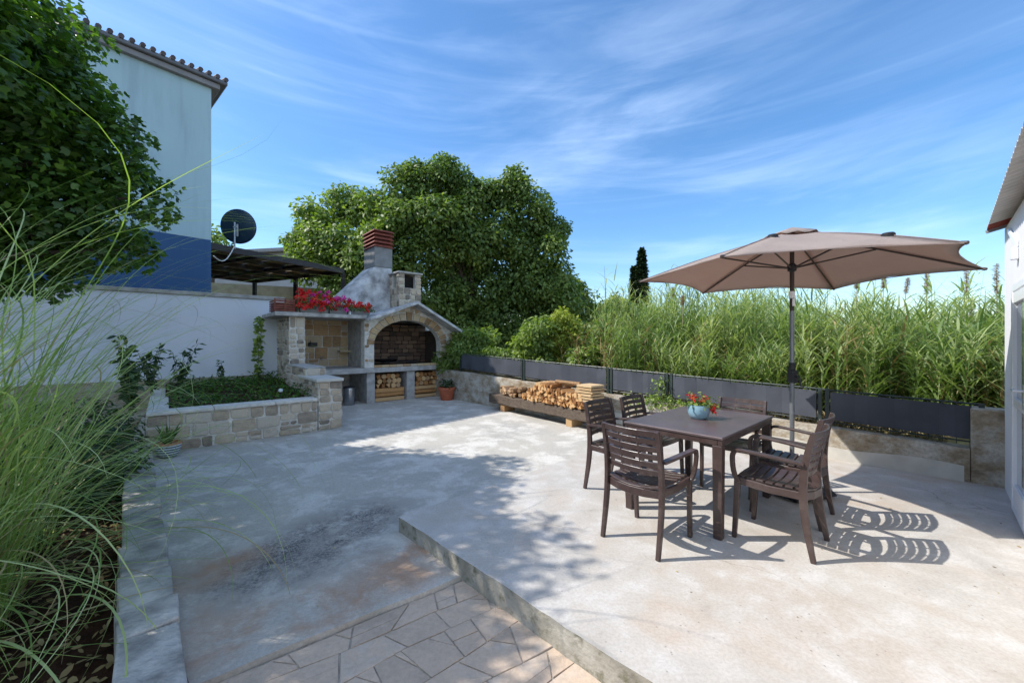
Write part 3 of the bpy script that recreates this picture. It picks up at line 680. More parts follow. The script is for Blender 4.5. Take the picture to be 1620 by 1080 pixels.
mb.wall_stones((2.02, v0, .77), (1, 0, 0), (0, 0, 1), (0, -1, 0), .40, .59, (.16, .22), (.18, .22), .014, .022)
part(mb, 'arch_face', ['tanstone', 'mortar'])
# roof of gable
mb = G(); th = .075
for (ua, za, ub, zb) in ((-.16, 1.935, 1.1, 2.405), (1.1, 2.405, 2.62, 1.60)):
    mb.hexa([(ua, -.42, za), (ub, -.42, zb), (ub, 1.0, zb), (ua, 1.0, za)], [(ua, -.42, za+th), (ub, -.42, zb+th), (ub, 1.0, zb+th), (ua, 1.0, za+th)])
part(mb, 'gable_roof', 'hood', bevel=.006)
# hood
def quadz(pts, z): return [(p[0], p[1], z) for p in pts]
mb = G(); mb.hexa(quadz([(-.38, .55), (.92, .50), (.92, 1.4), (-1.02, 1.4)], 2.07), quadz([(.36, .60), (.84, .60), (.84, 1.34), (.33, 1.34)], 3.44)); hd = part(mb, 'hood', 'hood', bevel=.015)
mb = G(); mb.bb(.35, .85, .59, 1.35, 3.44, 3.98); part(mb, 'chimney_shaft', 'shaft', bevel=.01)
mb = G()
mb.bb(.40, .80, .64, 1.30, 3.98, 4.34, mi=1)
for k in range(4):
    z = 3.985+k*.105
    def rect(g, z): return quadz([(.35-g, .59-g), (.85+g, .59-g), (.85+g, 1.35+g), (.35-g, 1.35+g)], z)
    mb.hexa(rect(.035, z), rect(-.02, z+.075))
mb.hexa(rect(.04, 4.40), rect(.02, 4.44)); part(mb, 'chimney_cap', ['redlouvre', 'dark'])
# small stone chimney
cu0, cu1, cv0, cv1 = .76, 1.42, .0, .62; 
mb = G(); mb.bb(cu0+.02, cu1-.02, cv0+.02, cv1-.02, 2.2, 2.86, mi=1); pw = .17
for (a, b_) in ((cu0+.02, cu0+pw), (cu1-pw, cu1-.02)):
    for (c, d) in ((cv0+.02, cv0+pw), (cv1-pw, cv1-.02)): mb.bb(a, b_, c, d, 2.86, 3.24, mi=1)
for (w0, w1) in ((0, 1.04-.0),):
    mb.wall_stones((cu0, cv0+.02, 2.2), (1, 0, 0), (0, 0, 1), (0, -1, 0), cu1-cu0, .66, (.12, .18), (.13, .24), .012, .02)
    mb.wall_stones((cu0+.02, cv1, 2.2), (0, -1, 0), (0, 0, 1), (-1, 0, 0), cv1-cv0, .66, (.12, .18), (.13, .24), .012, .02)
for a in (cu0, cu1-pw): mb.wall_stones((a, cv0+.02, 2.86), (1, 0, 0), (0, 0, 1), (0, -1, 0), pw, .38, (.1, .15), (.16, .2), .012, .02)
for a in (cv0+pw, cv1): mb.wall_stones((cu0+.02, a, 2.86), (0, -1, 0), (0, 0, 1), (-1, 0, 0), pw, .38, (.1, .15), (.16, .2), .012, .02)
st = part(mb, 'stone_chimney', ['limestone', 'mortar'])
mb = G(); mb.bb(cu0-.03, cu1+.03, cv0-.03, cv1+.03, 3.245, 3.29); part(mb, 'chimney_lid', 'slabc', st, bevel=.006)
mb = G(); mb.bb(cu0+.15, cu1-.15, cv0+.15, cv1-.15, 2.86, 3.2); part(mb, 'flue', 'dark', st)
# tap, ledge, bracket in the sink niche
mb = G(); mb.tube([(-.82, 1.25, .98), (-.82, 1.16, 1.0), (-.82, 1.12, .96)], .013, 8); mb.tube([(-.85, 1.17, 1.03), (-.79, 1.17, 1.03)], .01, 6); part(mb, 'tap', 'galv', smooth=True)
mb = G(); mb.bb(-1.12, -.92, 1.15, 1.25, 1.30, 1.40); mb.tube([(-1.1, 1.15, 1.33), (-1.1, 1.10, 1.45)], .01, 6); part(mb, 'holder', 'blackp', bevel=.01)
mb = G(); mb.bb(-.42, -.135, .95, 1.2, 1.15, 1.19); part(mb, 'ledge', 'tanstone', bevel=.004)
for k in range(6):
    mb = G(); mb.bb(-1.0+k*.01, -.55, .5, .9, .766, .768)
gr = thing('barbecue_grill', 'dark iron grill lying on the hearth inside the arch', 'grill', tuple(F3(.95, .5, .83)), RZ)
mb = MB(); 
for i in range(14): mb.tube([(-.45+i*.07, -.25, .05), (-.45+i*.07, .25, .05)], .006, 5)
mb.tube([(-.47, -.25, .05), (.48, -.25, .05), (.48, .25, .05), (-.47, .25, .05), (-.47, -.25, .05)], .009, 6); mb.build('grate', 'blackp', gr)
mb = MB(); mb.lathe([(.02, 0), (.30, .01), (.36, .06), (.345, .06), (.29, .025), (.02, .02)], (-.35, .05), 20, z=.06); mb.build('pan', 'blackp', gr, smooth=True)

# red slatted crate, flower boxes
cr = thing('slatted_crate', 'dark red slatted crate at the left end of the barbecue shelf', 'crate', tuple(F3(-1.9, .25, 2.077)), RZ)
mb = MB()
for k in range(5): mb.bb(-.2, .2, -.30, -.285, .015+k*.05, .05+k*.05); mb.bb(-.2, -.185, -.28, .25, .015+k*.05, .05+k*.05); mb.bb(.185, .2, -.28, .25, .015+k*.05, .05+k*.05)
mb.build('slats', 'redlouvre', cr)
mb = MB()
for a in (-.2, .0, .18): mb.bb(a, a+.03, -.284, -.262, 0, .2695)
mb.bb(-.2, .21, -.2835, -.2625, .27, .285)
mb.build('frame', 'redlouvre', cr)
mb = MB(); mb.bb(-.17, .17, -.25, .24, .0, .2); mb.build('inside_box', 'dark', cr)
def petals(name, m, n=16, r=.035):
    P = sphere_dirs(n)*r; P[:, 2] = np.abs(P[:, 2])*.7; V = leaves(P, norm(P), r*1.1, OVAL, .1, .4)
    me = fast(name, V, 6, rng.uniform(0, 1, n), m); md = me.data; bpy.data.objects.remove(me); return md
PR = petals('flower_head', 'red', 22, .046); PP = petals('flower_head', 'pink', 22, .046); PRs = petals('flower_head', 'red', 14, .022)
def flowers(parent, spots, data):
    for (p, md) in zip(spots, data):
        o = bpy.data.objects.new('flower_head', md); COL.objects.link(o); o.parent = parent; o.location = p
        o.rotation_euler = (random.uniform(-.4, .4), random.uniform(-.4, .4), random.uniform(0, 6)); s = random.uniform(.8, 1.25); o.scale = (s, s, s)
def flower_box(u, w_, label, n, pinkf, boxm, hgt):
    t_ = thing('flower_box', label, 'flower box', tuple(F3(u, 0.02, 2.077)), RZ, 'flower boxes on the barbecue shelf')
    mb = MB(); h = .15; z0 = 0
    mb.hexa([(-w_/2+.02, -.07, 0), (w_/2-.02, -.07, 0), (w_/2-.02, .07, 0), (-w_/2+.02, .07, 0)], [(-w_/2, -.09, h), (w_/2, -.09, h), (w_/2, .09, h), (-w_/2, .09, h)])
    mb.bb(-w_/2-.01, w_/2+.01, -.10, .10, h-.02, h+.002); mb.build('trough', boxm, t_, bevel=.005)
    nl = int(1100*w_); P = np.stack([rng.uniform(-w_/2-.06, w_/2+.08, nl), rng.normal(-.02, .10, nl), h-.05+np.abs(rng.normal(0, 1, nl))*hgt*.45], 1)
    D = norm(P-np.array([0, .05, h-.1])); D[:, 0] *= .3
    fast('foliage', leaves(P, norm(D), .045, OVAL, .4, .5), 6, rng.uniform(0, 1, nl), 'gcover', t_)
    sp_ = []; dt = []
    for i in range(n):
        x = random.uniform(-w_/2-.05, w_/2+.08); y = random.uniform(-.22, .10); z = h+hgt*random.uniform(.15, 1.15)-abs(y)*.25
        if y < -.12: z = h+random.uniform(-.08, .12)
        sp_.append((x, y, z)); dt.append(PP if (pinkf > 0 and x > -.1 and random.random() < pinkf) else PR)
    flowers(t_, sp_, dt); return t_
flower_box(-1.30, .62, 'flower box bursting with red and magenta geraniums, left on the shelf', 58, .3, 'shaft', .30)
flower_box(-.78, .42, 'flower box with magenta geraniums between the fuller and the low red one', 26, .55, 'shaft', .22)
flower_box(-.30, .56, 'flower box with low orange red geraniums, right on the shelf', 26, 0, 'shaft', .14)
jar = thing('glass_jar', 'small white jar between the flower boxes on the shelf', 'jar', tuple(F3(-.53, -.08, 2.077)), RZ)
mb = MB(); mb.lathe([(.02, 0), (.03, .005), (.03, .06), (.022, .07)], n=14); mb.build('body', 'whiteglaze', jar, smooth=True)
mb = MB(); mb.lathe([(.024, .071), (.024, .085), (.01, .088)], n=14); mb.build('lid', 'galv', jar, smooth=True)

# firewood in the two bays
def log_mesh(name, m, L=.3, r=.06, kind=0):
    mb = MB(); n = 3 if kind == 0 else (4 if kind == 1 else 9)
    pts0 = []; 
    for j in range(n):
        q = 2*math.pi*j/n+random.uniform(-.3, .3)*(kind < 2); rr_ = r*random.uniform(.8, 1.25 if kind < 2 else .95); pts0.append((math.cos(q)*rr_, math.sin(q)*rr_))
    a = [(x, -L/2, z) for x, z in pts0]; b_ = [(x*random.uniform(.85, 1.1), L/2, z*random.uniform(.85, 1.1)) for x, z in pts0]
    mb.add(a+b_, [tuple(range(n)), tuple(range(n, 2*n))[::-1]]+[(i, n+i, n+(i+1) % n, (i+1) % n) for i in range(n)])
    o = mb.build(name, m); md = o.data; bpy.data.objects.remove(o); return md
LM = [log_mesh('firewood_log', 'log', .34, random.uniform(.036, .056), k % 2) for k in range(8)]
LG = [log_mesh('firewood_log', 'greylog', .34, random.uniform(.035, .05), k % 3) for k in range(6)]
LR = [log_mesh('firewood_log', 'log' if k else 'greylog', .5, .075, 2) for k in range(4)]+[log_mesh('firewood_log', 'log', .5, .06, k) for k in range(2)]
def put_log(md, loc, rz, label, group, tilt=0, roll=None):
    o = bpy.data.objects.new('firewood_log', md); COL.objects.link(o); o.location = loc
    o.rotation_euler = (tilt, random.uniform(0, 6) if roll is None else roll, rz); tag(o, label, 'log', group)
for bi, (a, b_, where) in enumerate(((.19, .92, 'left'), (1.29, 2.06, 'right'))):
    z = LZ+.06; r_ = 0
    while z < .60:
        if z < .28:      # long split pieces lying crosswise
            for vv in (.12, .3):
                mid = (a+b_)/2; mb = MB(F3(mid, vv, z)); hh = random.uniform(.09, .12)
                p = [F3(a-.04, vv-.05, z-hh/2), F3(b_+.03, vv-.05-random.uniform(-.02, .02), z-hh/2+random.uniform(-.01, .01)), F3(b_+.03, vv+.06, z-hh/2), F3(a-.04, vv+.06, z-hh/2)]
                mb.hexa(p, [q+Vector((0, 0, hh+random.uniform(-.02, .0))) for q in p])
                o = mb.build('firewood_log', 'log', bevel=.01); tag(o, 'long split log lying crosswise in the %s bay, %s, %s row' % (where, 'front' if vv < .2 else 'behind the front one', 'lowest' if z < LZ+.1 else ('second' if z < LZ+.2 else ('third' if z < LZ+.32 else 'fourth'))), 'log', 'crosswise logs in the %s bay' % where)
            z += .115
        else:
            u = a+.05+(r_ % 2)*.04
            while u < b_-.03:
                put_log(random.choice(LR), F3(u, .3+random.uniform(-.02, .04), z), RZ, 'round log end in the %s row of the %s bay under the hearth' % (('lower', 'middle', 'upper')[min(r_, 2)], where), 'log ends in the %s row of the %s bay' % (('lower', 'middle', 'upper')[min(r_, 2)], where)); u += random.uniform(.12, .15)
            z += .12; r_ += 1
# bin and pots
bn = thing('metal_bin', 'brushed steel bin standing under the sink counter', 'bin', tuple(F3(-.48, .1, LZ)))
mb = MB(); mb.lathe([(.13, 0), (.135, .02), (.135, .40), (.13, .42)], n=28); mb.build('body', 'steel', bn, smooth=True)
mb = MB(); mb.lathe([(.138, .421), (.138, .44), (.11, .46), (.02, .465)], n=28); mb.build('lid', 'blackp', bn, smooth=True)
def pot_plant(name, label, loc, r, h, m, rimm, leafn, leafm, lh, tm=SLIM, size=.12):
    t_ = thing(name, label, 'potted plant', loc)
    mb = MB(); mb.lathe([(r*.66, 0), (r*.7, .01), (r*.92, h*.82)], n=28); mb.lathe([(r*.93, h*.80), (r*1.03, h*.82), (r*1.03, h), (r*.9, h), (r*.88, h*.88)], n=28); pot = mb.build('pot', m, t_, smooth=True)
    mb = MB(); mb.lathe([(r*.86, h*.86), (.01, h*.90)], n=20); mb.build('soil', 'soil', pot)
    P = np.stack([rng.normal(0, r*.4, leafn), rng.normal(0, r*.4, leafn), h+rng.uniform(0, lh, leafn)], 1); D = norm(P-np.array([0, 0, h-.1]))
    fast('foliage', leaves(P, D, size, tm, .2, .4), len(tm), rng.uniform(0, 1, leafn), leafm, t_); return t_
pot_plant('terracotta_pot', 'terracotta flower pot beside the right foot of the barbecue', (-1.735, 10.45, LZ), .225, .34, 'terracotta', None, 130, 'darkleaf', .16, SLIM, .16)

# striped pot with agave
ag = thing('striped_pot', 'white and dark striped pot with a spiky succulent by the kerb', 'potted plant', (-4.42, 5.08, LZ))
mb = MB(); prof = [(.11, 0), (.14, .02), (.165, .06), (.185, .11), (.20, .16), (.21, .21), (.215, .26)]; 
for i in range(len(prof)-1): mb.lathe([prof[i], ((prof[i][0]+prof[i+1][0])/2+.001, (prof[i][1]+prof[i+1][1])/2)], n=32, mi=1); mb.lathe([((prof[i][0]+prof[i+1][0])/2+.001, (prof[i][1]+prof[i+1][1])/2), prof[i+1]], n=32, mi=0)
mb.build('pot', ['whiteglaze', 'darkglaze'], ag, smooth=True)
mb = MB(); mb.lathe([(.222, .262), (.225, .30), (.2, .305), (.195, .265)], n=32); mb.build('rim', 'terracottaf', ag, smooth=True); ag.scale = (.66, .66, .66); ag.location = (-4.62, 5.28, LZ)
n = 44; az = rng.uniform(0, 6.28, n); Vr, Fr = ribbons(np.stack([.05*np.cos(az), .05*np.sin(az), np.full(n, .25)], 1), az, rng.uniform(.28, .5, n), rng.uniform(.03, .045, n), rng.uniform(.1, .8, n), rng.uniform(.1, .9, n), 6)
fast('foliage', Vr, 4, np.repeat(rng.uniform(0, 1, n), 6), 'gcover', ag, F=Fr, smooth=True)
for m_ in ag.children: pass

# planter plants
def sapling(name, label, cat, loc, H, nl, size, m, group=None, spread=.06, tm=OVAL, lean=(0, 0), start=.15, stems=1):
    t_ = thing(name, label, cat, loc, 0, group); Ps = []; Ds = []
    mb = MB()
    for s in range(stems):
        ln = (lean[0]+(random.uniform(-.25, .25) if stems > 1 else 0), lean[1]+(random.uniform(-.25, .25) if stems > 1 else 0)); hh = H*(1 if s == 0 else random.uniform(.6, .95))
        pts = [(ln[0]*hh*q**1.5, ln[1]*hh*q**1.5, hh*q) for q in (0, .25, .5, .75, 1)]
        mb.tube(pts, [.009, .008, .006, .005, .003], 6)
        k = nl//stems; q = rng.uniform(start, 1, k); a = rng.uniform(0, 6.28, k)
        c = np.stack([ln[0]*hh*q**1.5, ln[1]*hh*q**1.5, hh*q], 1); d = np.stack([np.cos(a), np.sin(a), rng.uniform(.1, .9, k)], 1)
        Ps.append(c+d*spread*.25); Ds.append(d)
    mb.build('stem', 'stemg', t_)
    P = np.concatenate(Ps); D = norm(np.concatenate(Ds)); fast('foliage', leaves(P, D, size, tm, .25, .35), len(tm), rng.uniform(0, 1, len(P)), m, t_); return t_
def on_px(px_, v):     # point in the planter at the given sight line, row v
    k = (px_-810)/622; u = (k*(O.y+V_.y*v)-(O.x+V_.x*v))/(U.x-k*U.y); return F3(u, v, 0)
p = on_px(408, .9); p.z = .45; sapling('young_tree', 'young leafy sapling, tallest plant before the white wall near the barbecue', 'sapling', tuple(p), 1.55, 190, .13, 'litleaf', lean=(.02, 0), start=.1)
p = on_px(350, 1.0); p.z = .5; sapling('seedling', 'small thin seedling against the middle of the white wall', 'sapling', tuple(p), .52, 40, .11, 'darkleaf')
p = on_px(283, .4); p.z = .4; sapling('oleander', 'dark oleander shrub in the left part of the planter', 'shrub', tuple(p), 1.0, 180, .13, 'darkleaf', stems=6, tm=SLIM*np.array([1.6, 1, 1]), start=.2)
p = on_px(240, .2); p.z = .4; sapling('oleander', 'taller dark oleander shrub at the far left of the planter', 'shrub', tuple(p), 1.0, 190, .13, 'darkleaf', stems=7, tm=SLIM*np.array([1.6, 1, 1]), start=.2)
p = on_px(205, .0); p.z = .1; sapling('laurel', 'dark laurel bush left of the oleanders behind the grass', 'shrub', tuple(p), 1.45, 300, .14, 'darkleaf', stems=8, tm=OVAL, start=.2)
# ground cover
nl = 3200; u = rng.uniform(UL+.25, U1-.42, nl); v = rng.uniform(VF+.3, 1.3, nl); q = .5+.5*np.sin(u*3.1+1)*np.cos(v*2.7+u); h = rng.uniform(0, 1, nl)*(.05+.20*q)
k = (q > .22) | (rng.uniform(0, 1, nl) < .35); u, v, h = u[k], v[k], h[k]
P = np.array([list(F3(a, b_, .35+.2*(b_-VF)/3.8+c)) for a, b_, c in zip(u, v, h)])
D = norm(rng.normal(0, .6, P.shape)+np.array([0, 0, .9])); fast('ground_cover', leaves(P, D, .085, SLIM*np.array([1.5, 1, 1]), .2, .4), 4, rng.uniform(0, 1, len(P)), 'gcover')
tag(bpy.data.objects['ground_cover'], 'green ground cover growing in the raised planter', 'ground cover', kind='stuff')
p = on_px(444, -1.9); p.z = .38
lt = thing('solar_light', 'small white solar light on a stake at the planter front', 'garden light', tuple(p))
mb = MB(); mb.tube([(0, 0, -.05), (0, 0, .16)], .006, 6); mb.build('stake', 'blackp', lt)
mb = MB(); mb.lathe([(.015, .16), (.035, .18), (.035, .215), (.01, .225)], n=14); mb.build('lamp_head', 'whiteglaze', lt, smooth=True)

# ------------------------------------------------------------------ fence wall and fence
def ftop(Y): return .77+.05*(Y-3.94)
def wtop(Y): return .337+.0466*(Y-3.97)
fw = thing('boundary_wall', 'low weathered concrete wall carrying the grey screen fence', 'wall', tuple(W0+wd*.5))
og = tuple(W0+wd*.5); mb = MB(og); N_ = 60; Lw = 11.2
pts = [W0+wd*(.22+(Lw-.22)*i/N_) for i in range(N_+1)]
for i in range(N_):
    a, b_ = pts[i], pts[i+1]; za, zb = wtop(a.y), wtop(b_.y)
    q = [a, b_, b_+wn*.2, a+wn*.2]
    mb.hexa([p+Vector((0, 0, -.4)) for p in q][::-1], [p+Vector((0, 0, z_)) for p, z_ in zip(q, (za, zb, zb, za))][::-1])
mb.build('wall_body', 'castwall', fw)
mb = MB(og); n_ = 26
for i in range(n_):
    a = W0+wd*(.26+4.1*i/n_)-wn*.012; b_ = W0+wd*(.26+4.1*(i+1)/n_)-wn*.012; h1 = .16+.02*math.sin(i*.8); h2 = .16+.02*math.sin((i+1)*.8)
    q = [a, b_, b_+wn*.011, a+wn*.011]; mb.hexa([p+Vector((0, 0, -.01)) for p in q][::-1], [p+Vector((0, 0, z_)) for p, z_ in zip(q, (h1, h2, h2-.0, h1))][::-1])
mb.build('plaster_skirting', 'plasterpatch', fw)
cp = MB(tuple(W0)); a = W0+wd*(-.12); b_ = W0+wd*.215
q = [a-wn*.01, b_-wn*.01, b_+wn*.24, a+wn*.24]; cp.hexa([p+Vector((0, 0, -.4)) for p in q][::-1], [p+Vector((0, 0, .755)) for p in q][::-1])
tag(cp.build('wall_pillar', 'castwall', bevel=.012), 'taller concrete wall end next to the white house wall', 'pillar')
fe = thing('screen_fence', 'low metal fence covered with dark grey privacy screen', 'fence', tuple(W0+wd*.3+wn*.1))
og = tuple(W0+wd*.3+wn*.1)
def on_wall(px_, off=.0):
    k = (px_-810)/622; p = W0+wn*off; s_ = (k*p.y-p.x)/(wd.x-k*wd.y); return p+wd*s_
posts = [on_wall(x, .1) for x in (1553, 1303, 1059, 965, 828, 729)]
for i, p in enumerate(posts):
    for dx in ((0,) if i in (0, 5) else (-.035, .035)):
        mb = MB(og); q = p+wd*dx; mb.box((q.x, q.y, (wtop(p.y)-.02+ftop(p.y)+.02)/2), (.04, .04, ftop(p.y)-wtop(p.y)+.05), math.atan2(wd.y, wd.x)); mb.build('post', 'fencegreen', fe)
for i in range(5):
    a, b_ = posts[i]+wd*.07, posts[i+1]-wd*.07; n_ = 10
    mb = MB(og); vs = []; fs = []
    for k in range(n_+1):
        p = a.lerp(b_, k/n_); w_ = .013*math.sin(k*2.1+i); 
        for zf in (ftop(p.y)-.005-.007*abs(math.sin(k*1.7+i*2)), (ftop(p.y)+wtop(p.y)+.11)/2, wtop(p.y)+.085): vs.append(p-wn*(.02+w_)+Vector((0, 0, zf)))
    for k in range(n_):
        for j in range(2): fs.append((k*3+j, k*3+j+1, k*3+j+4, k*3+j+3))
    mb.add(vs, fs); mb.build('screen_panel', 'screen', fe, solid=.004)
    mb = MB(og)
    for (z0, rr_) in ((lambda y: ftop(y)+.012, .012), (lambda y: wtop(y)+.055, .008), (lambda y: wtop(y)+.09, .004)):
        mb.tube([a+Vector((0, 0, z0(a.y)))-wd*.07, b_+Vector((0, 0, z0(b_.y)))+wd*.07], rr_, 6)
    k = 0; L_ = (b_-a).length
    while k*.10 < L_:
        p = a.lerp(b_, k*.10/L_); mb.tube([p+Vector((0, 0, wtop(p.y)+.02)), p+Vector((0, 0, ftop(p.y)))], .003, 4)
        if random.random() < .8: mb.tube([p-wn*.028+Vector((0, 0, ftop(p.y)-.03)), p-wn*.02+Vector((0, 0, ftop(p.y)+.025)), p+wn*.02+Vector((random.uniform(-.03, .03), 0, ftop(p.y)+.012))], .0035, 4)
        k += 1
    mb.build('wire_mesh', 'fencegreen', fe)
# straw and weeds on the ledge
nl = 9000; s_ = rng.uniform(.4, 9.5, nl); o_ = rng.uniform(.16, .55, nl); h = rng.uniform(0, .14, nl)
P = np.array([list(W0+wd*a+wn*b_) for a, b_ in zip(s_, o_)]); P[:, 2] = [wtop(y)-.04 for y in P[:, 1]]; P[:, 2] += h
D = norm(rng.normal(0, .6, P.shape)+np.array([-.4, -.4, .6])); o = fast('dry_grass', leaves(P, D, .10, SLIM*np.array([.8, 1, 1]), .2, .5), 4, rng.uniform(0, 1, nl), 'deadreed'); tag(o, 'dry straw coloured grass at the foot of the screen fence', 'dry grass', kind='stuff')
p = on_wall(1045, .02); p.z = wtop(p.y)
t_ = thing('climbing_weed', 'light green weed growing over the wall below the fence post', 'weed', tuple(p)); n = 700
P = np.stack([rng.normal(0, .30, n), rng.normal(-.02, .05, n), rng.normal(.0, .06, n)], 1); P[:120, 0] *= .2; P[:120, 2] = rng.uniform(0, .40, 120)
P[:, :2] = P[:, :1]*np.array([[wd.x, wd.y]])+P[:, 1:2]*np.array([[wn.x, wn.y]]); fast('foliage', leaves(P, norm(rng.normal(0, 1, P.shape)+[-.5, -.6, .5]), .055, OVAL, .3, .5), 6, rng.uniform(0, 1, n), 'litleaf', t_)

# ------------------------------------------------------------------ beam bench with wood
bA = Vector((-.237, 8.69, 0)); bd = Vector((.626, -.78, 0)); bnrm = Vector((.78, .626, 0)); brz = math.atan2(bd.y, bd.x)
bc = bA+bd*.95+bnrm*.17
bt = thing('beam_bench', 'weathered timber beam on wooden blocks along the boundary wall', 'bench', (bc.x, bc.y, LZ), brz)
mb = MB(); n_ = 16; L0, L1 = -1.42, 1.75
for (y0, y1) in ((-.17, .0), (.003, .17)):
    vs = []
    for i in range(n_+1):
        x = L0+(L1-L0)*i/n_; e = .0 if y0 > -.1 else random.uniform(-.012, .008); e2 = random.uniform(-.01, .01)
        vs += [(x, y0+e, .155+e2), (x, y1, .155+e2), (x, y1, .355+e2), (x, y0+e, .35+e2*1.5)]
    fs = [(0, 1, 2, 3), (n_*4+3, n_*4+2, n_*4+1, n_*4)]
    for i in range(n_):
        for j in range(4): fs.append((i*4+j, (i+1)*4+j, (i+1)*4+(j+1) % 4, i*4+(j+1) % 4))
    mb.add(vs, fs)
mb.build('beam', 'beam', bt, bevel=.012)
for x in (-.95, 1.04):
    mb = MB(); mb.bb(x-.075, x+.075, -.14, .16, 0, .15); mb.build('block', 'blockw', bt, bevel=.006)
ztop = LZ+.36
def bench(x, y, z): return Vector((bc.x, bc.y, 0))+bd*x+bnrm*y+Vector((0, 0, z))
ROWN = ['lowest', 'second', 'third', 'fourth', 'fifth', 'topmost']
x = -.32
for layer in range(6):
    z = ztop+.038+layer*.060; x0 = -.22+layer*.07; x1 = 1.42-max(0, layer-3)*.25
    if layer > 3: x0 += .1; x1 = .95-.25*(layer-4)
    x = x0
    while x < x1:
        put_log(random.choice(LM), bench(x, random.uniform(-.05, .0), z+random.uniform(-.012, .012)), brz+random.uniform(-.12, .12), 'orange brown split log in the %s row of the big heap on the beam' % ROWN[layer], 'split logs in the %s row of the heap' % ROWN[layer], random.uniform(-.06, .06)); x += random.uniform(.068, .09)
for k in range(20):
    put_log(random.choice(LG), bench(random.uniform(-.98, -.42), random.uniform(-.05, .05), ztop+.04+(k % 3)*.06*max(.3, 1)), brz+random.uniform(-.8, .8), 'thin grey brown log in the small heap at the left of the beam', 'small grey logs on the beam', random.uniform(-.2, .2))
for k in range(3):
    mb = MB(bench(.75, .05, ztop+.5)); q = bench(.82-.2*k, .06+k*.02, ztop+.41-.03*k)
    mb.tube([q-bd*.3, q+bd*.32], .035, 7); tag(mb.build('branch', 'greylog'), 'grey round branch lying lengthwise on top of the firewood heap', 'branch', 'branches on top of the heap')
for k in range(7):
    q = bench(1.42+random.uniform(-.02, .02), .0, ztop+.10+k*.052); mb = MB(q); mb.box(q, (.36+random.uniform(-.03, .03), .34, .036), brz+random.uniform(-.07, .07))
    tag(mb.build('sawn_board', 'board', bevel=.002), 'pale sawn board, %s in the stack at the beam end' % ('lowest', 'second from below', 'third from below', 'middle one', 'third from the top', 'second from the top', 'topmost')[k], 'board', 'boards stacked at the beam end')
mb = MB(bench(1.42, 0, ztop)); mb.box(bench(1.42, 0, ztop+.04), (.3, .3, .07), brz); tag(mb.build('wooden_block', 'blockw', bevel=.004), 'thick wooden block under the stack of pale boards', 'block')

# ------------------------------------------------------------------ table
tN = Vector((1.498, 2.796, 0)); e1 = Vector((.740, .673, 0)); e2 = Vector((.673, -.740, 0)); TL, TWd, TH = 1.235, .80, .745
tcn = tN+e1*TL/2-e2*TWd/2; trz = math.atan2(e1.y, e1.x)
tb = thing('dining_table', 'dark brown resin garden table in the middle of the chairs', 'table', tuple(tcn), trz)
mb = MB(); mb.bb(-TL/2, TL/2, -TWd/2, TWd/2, TH-.022, TH); mb.build('tabletop', 'tabletop', tb, bevel=.006, seg=2)
mb = MB(); a_, b_ = TL/2-.008, TWd/2-.008; h0, h1 = TH-.066, TH-.0225
for s in (-1, 1): mb.bb(-a_, a_, s*b_, s*(b_-.03), h0, h1); mb.bb(s*a_, s*(a_-.03), -b_+.031, b_-.031, h0, h1)
mb.build('apron', 'resin', tb, bevel=.004)
for sx in (-1, 1):
    for sy in (-1, 1):
        mb = MB(); x, y = sx*(TL/2-.042), sy*(TWd/2-.042); g = .034; g2 = .029
        mb.hexa([(x-g2, y-g2, 0), (x+g2, y-g2, 0), (x+g2, y+g2, 0), (x-g2, y+g2, 0)], [(x-g, y-g, h0), (x+g, y-g, h0), (x+g, y+g, h0), (x-g, y+g, h0)]); mb.build('leg', 'resin', tb, bevel=.005, seg=2)

# ------------------------------------------------------------------ chairs  (local +y = forward)
def bez(pts, n=10):
    P = [Vector(p) for p in pts]; out = []
    for i in range(n+1):
        t_ = i/n; Q = P[:]
        while len(Q) > 1: Q = [Q[k].lerp(Q[k+1], t_) for k in range(len(Q)-1)]
        out.append(Q[0])
    return out
def strip(mb, pts, w, th, side=Vector((1, 0, 0))):   # rectangular-section bar along pts, w across side, th other
    vs = []; k = len(pts); w = w if isinstance(w, list) else [w]*k; th = th if isinstance(th, list) else [th]*k
    for i, p in enumerate(pts):
        d = (pts[min(i+1, k-1)]-pts[max(i-1, 0)]).normalized(); s = (side-d*side.dot(d)).normalized(); n = s.cross(d)
        vs += [p-s*w[i]/2-n*th[i]/2, p+s*w[i]/2-n*th[i]/2, p+s*w[i]/2+n*th[i]/2, p-s*w[i]/2+n*th[i]/2]
    fs = [(0, 1, 2, 3), (4*k-1, 4*k-2, 4*k-3, 4*k-4)]
    for i in range(k-1):
        for j in range(4): fs.append((i*4+j, (i+1)*4+j, (i+1)*4+(j+1) % 4, i*4+(j+1) % 4))
    mb.add(vs, fs)
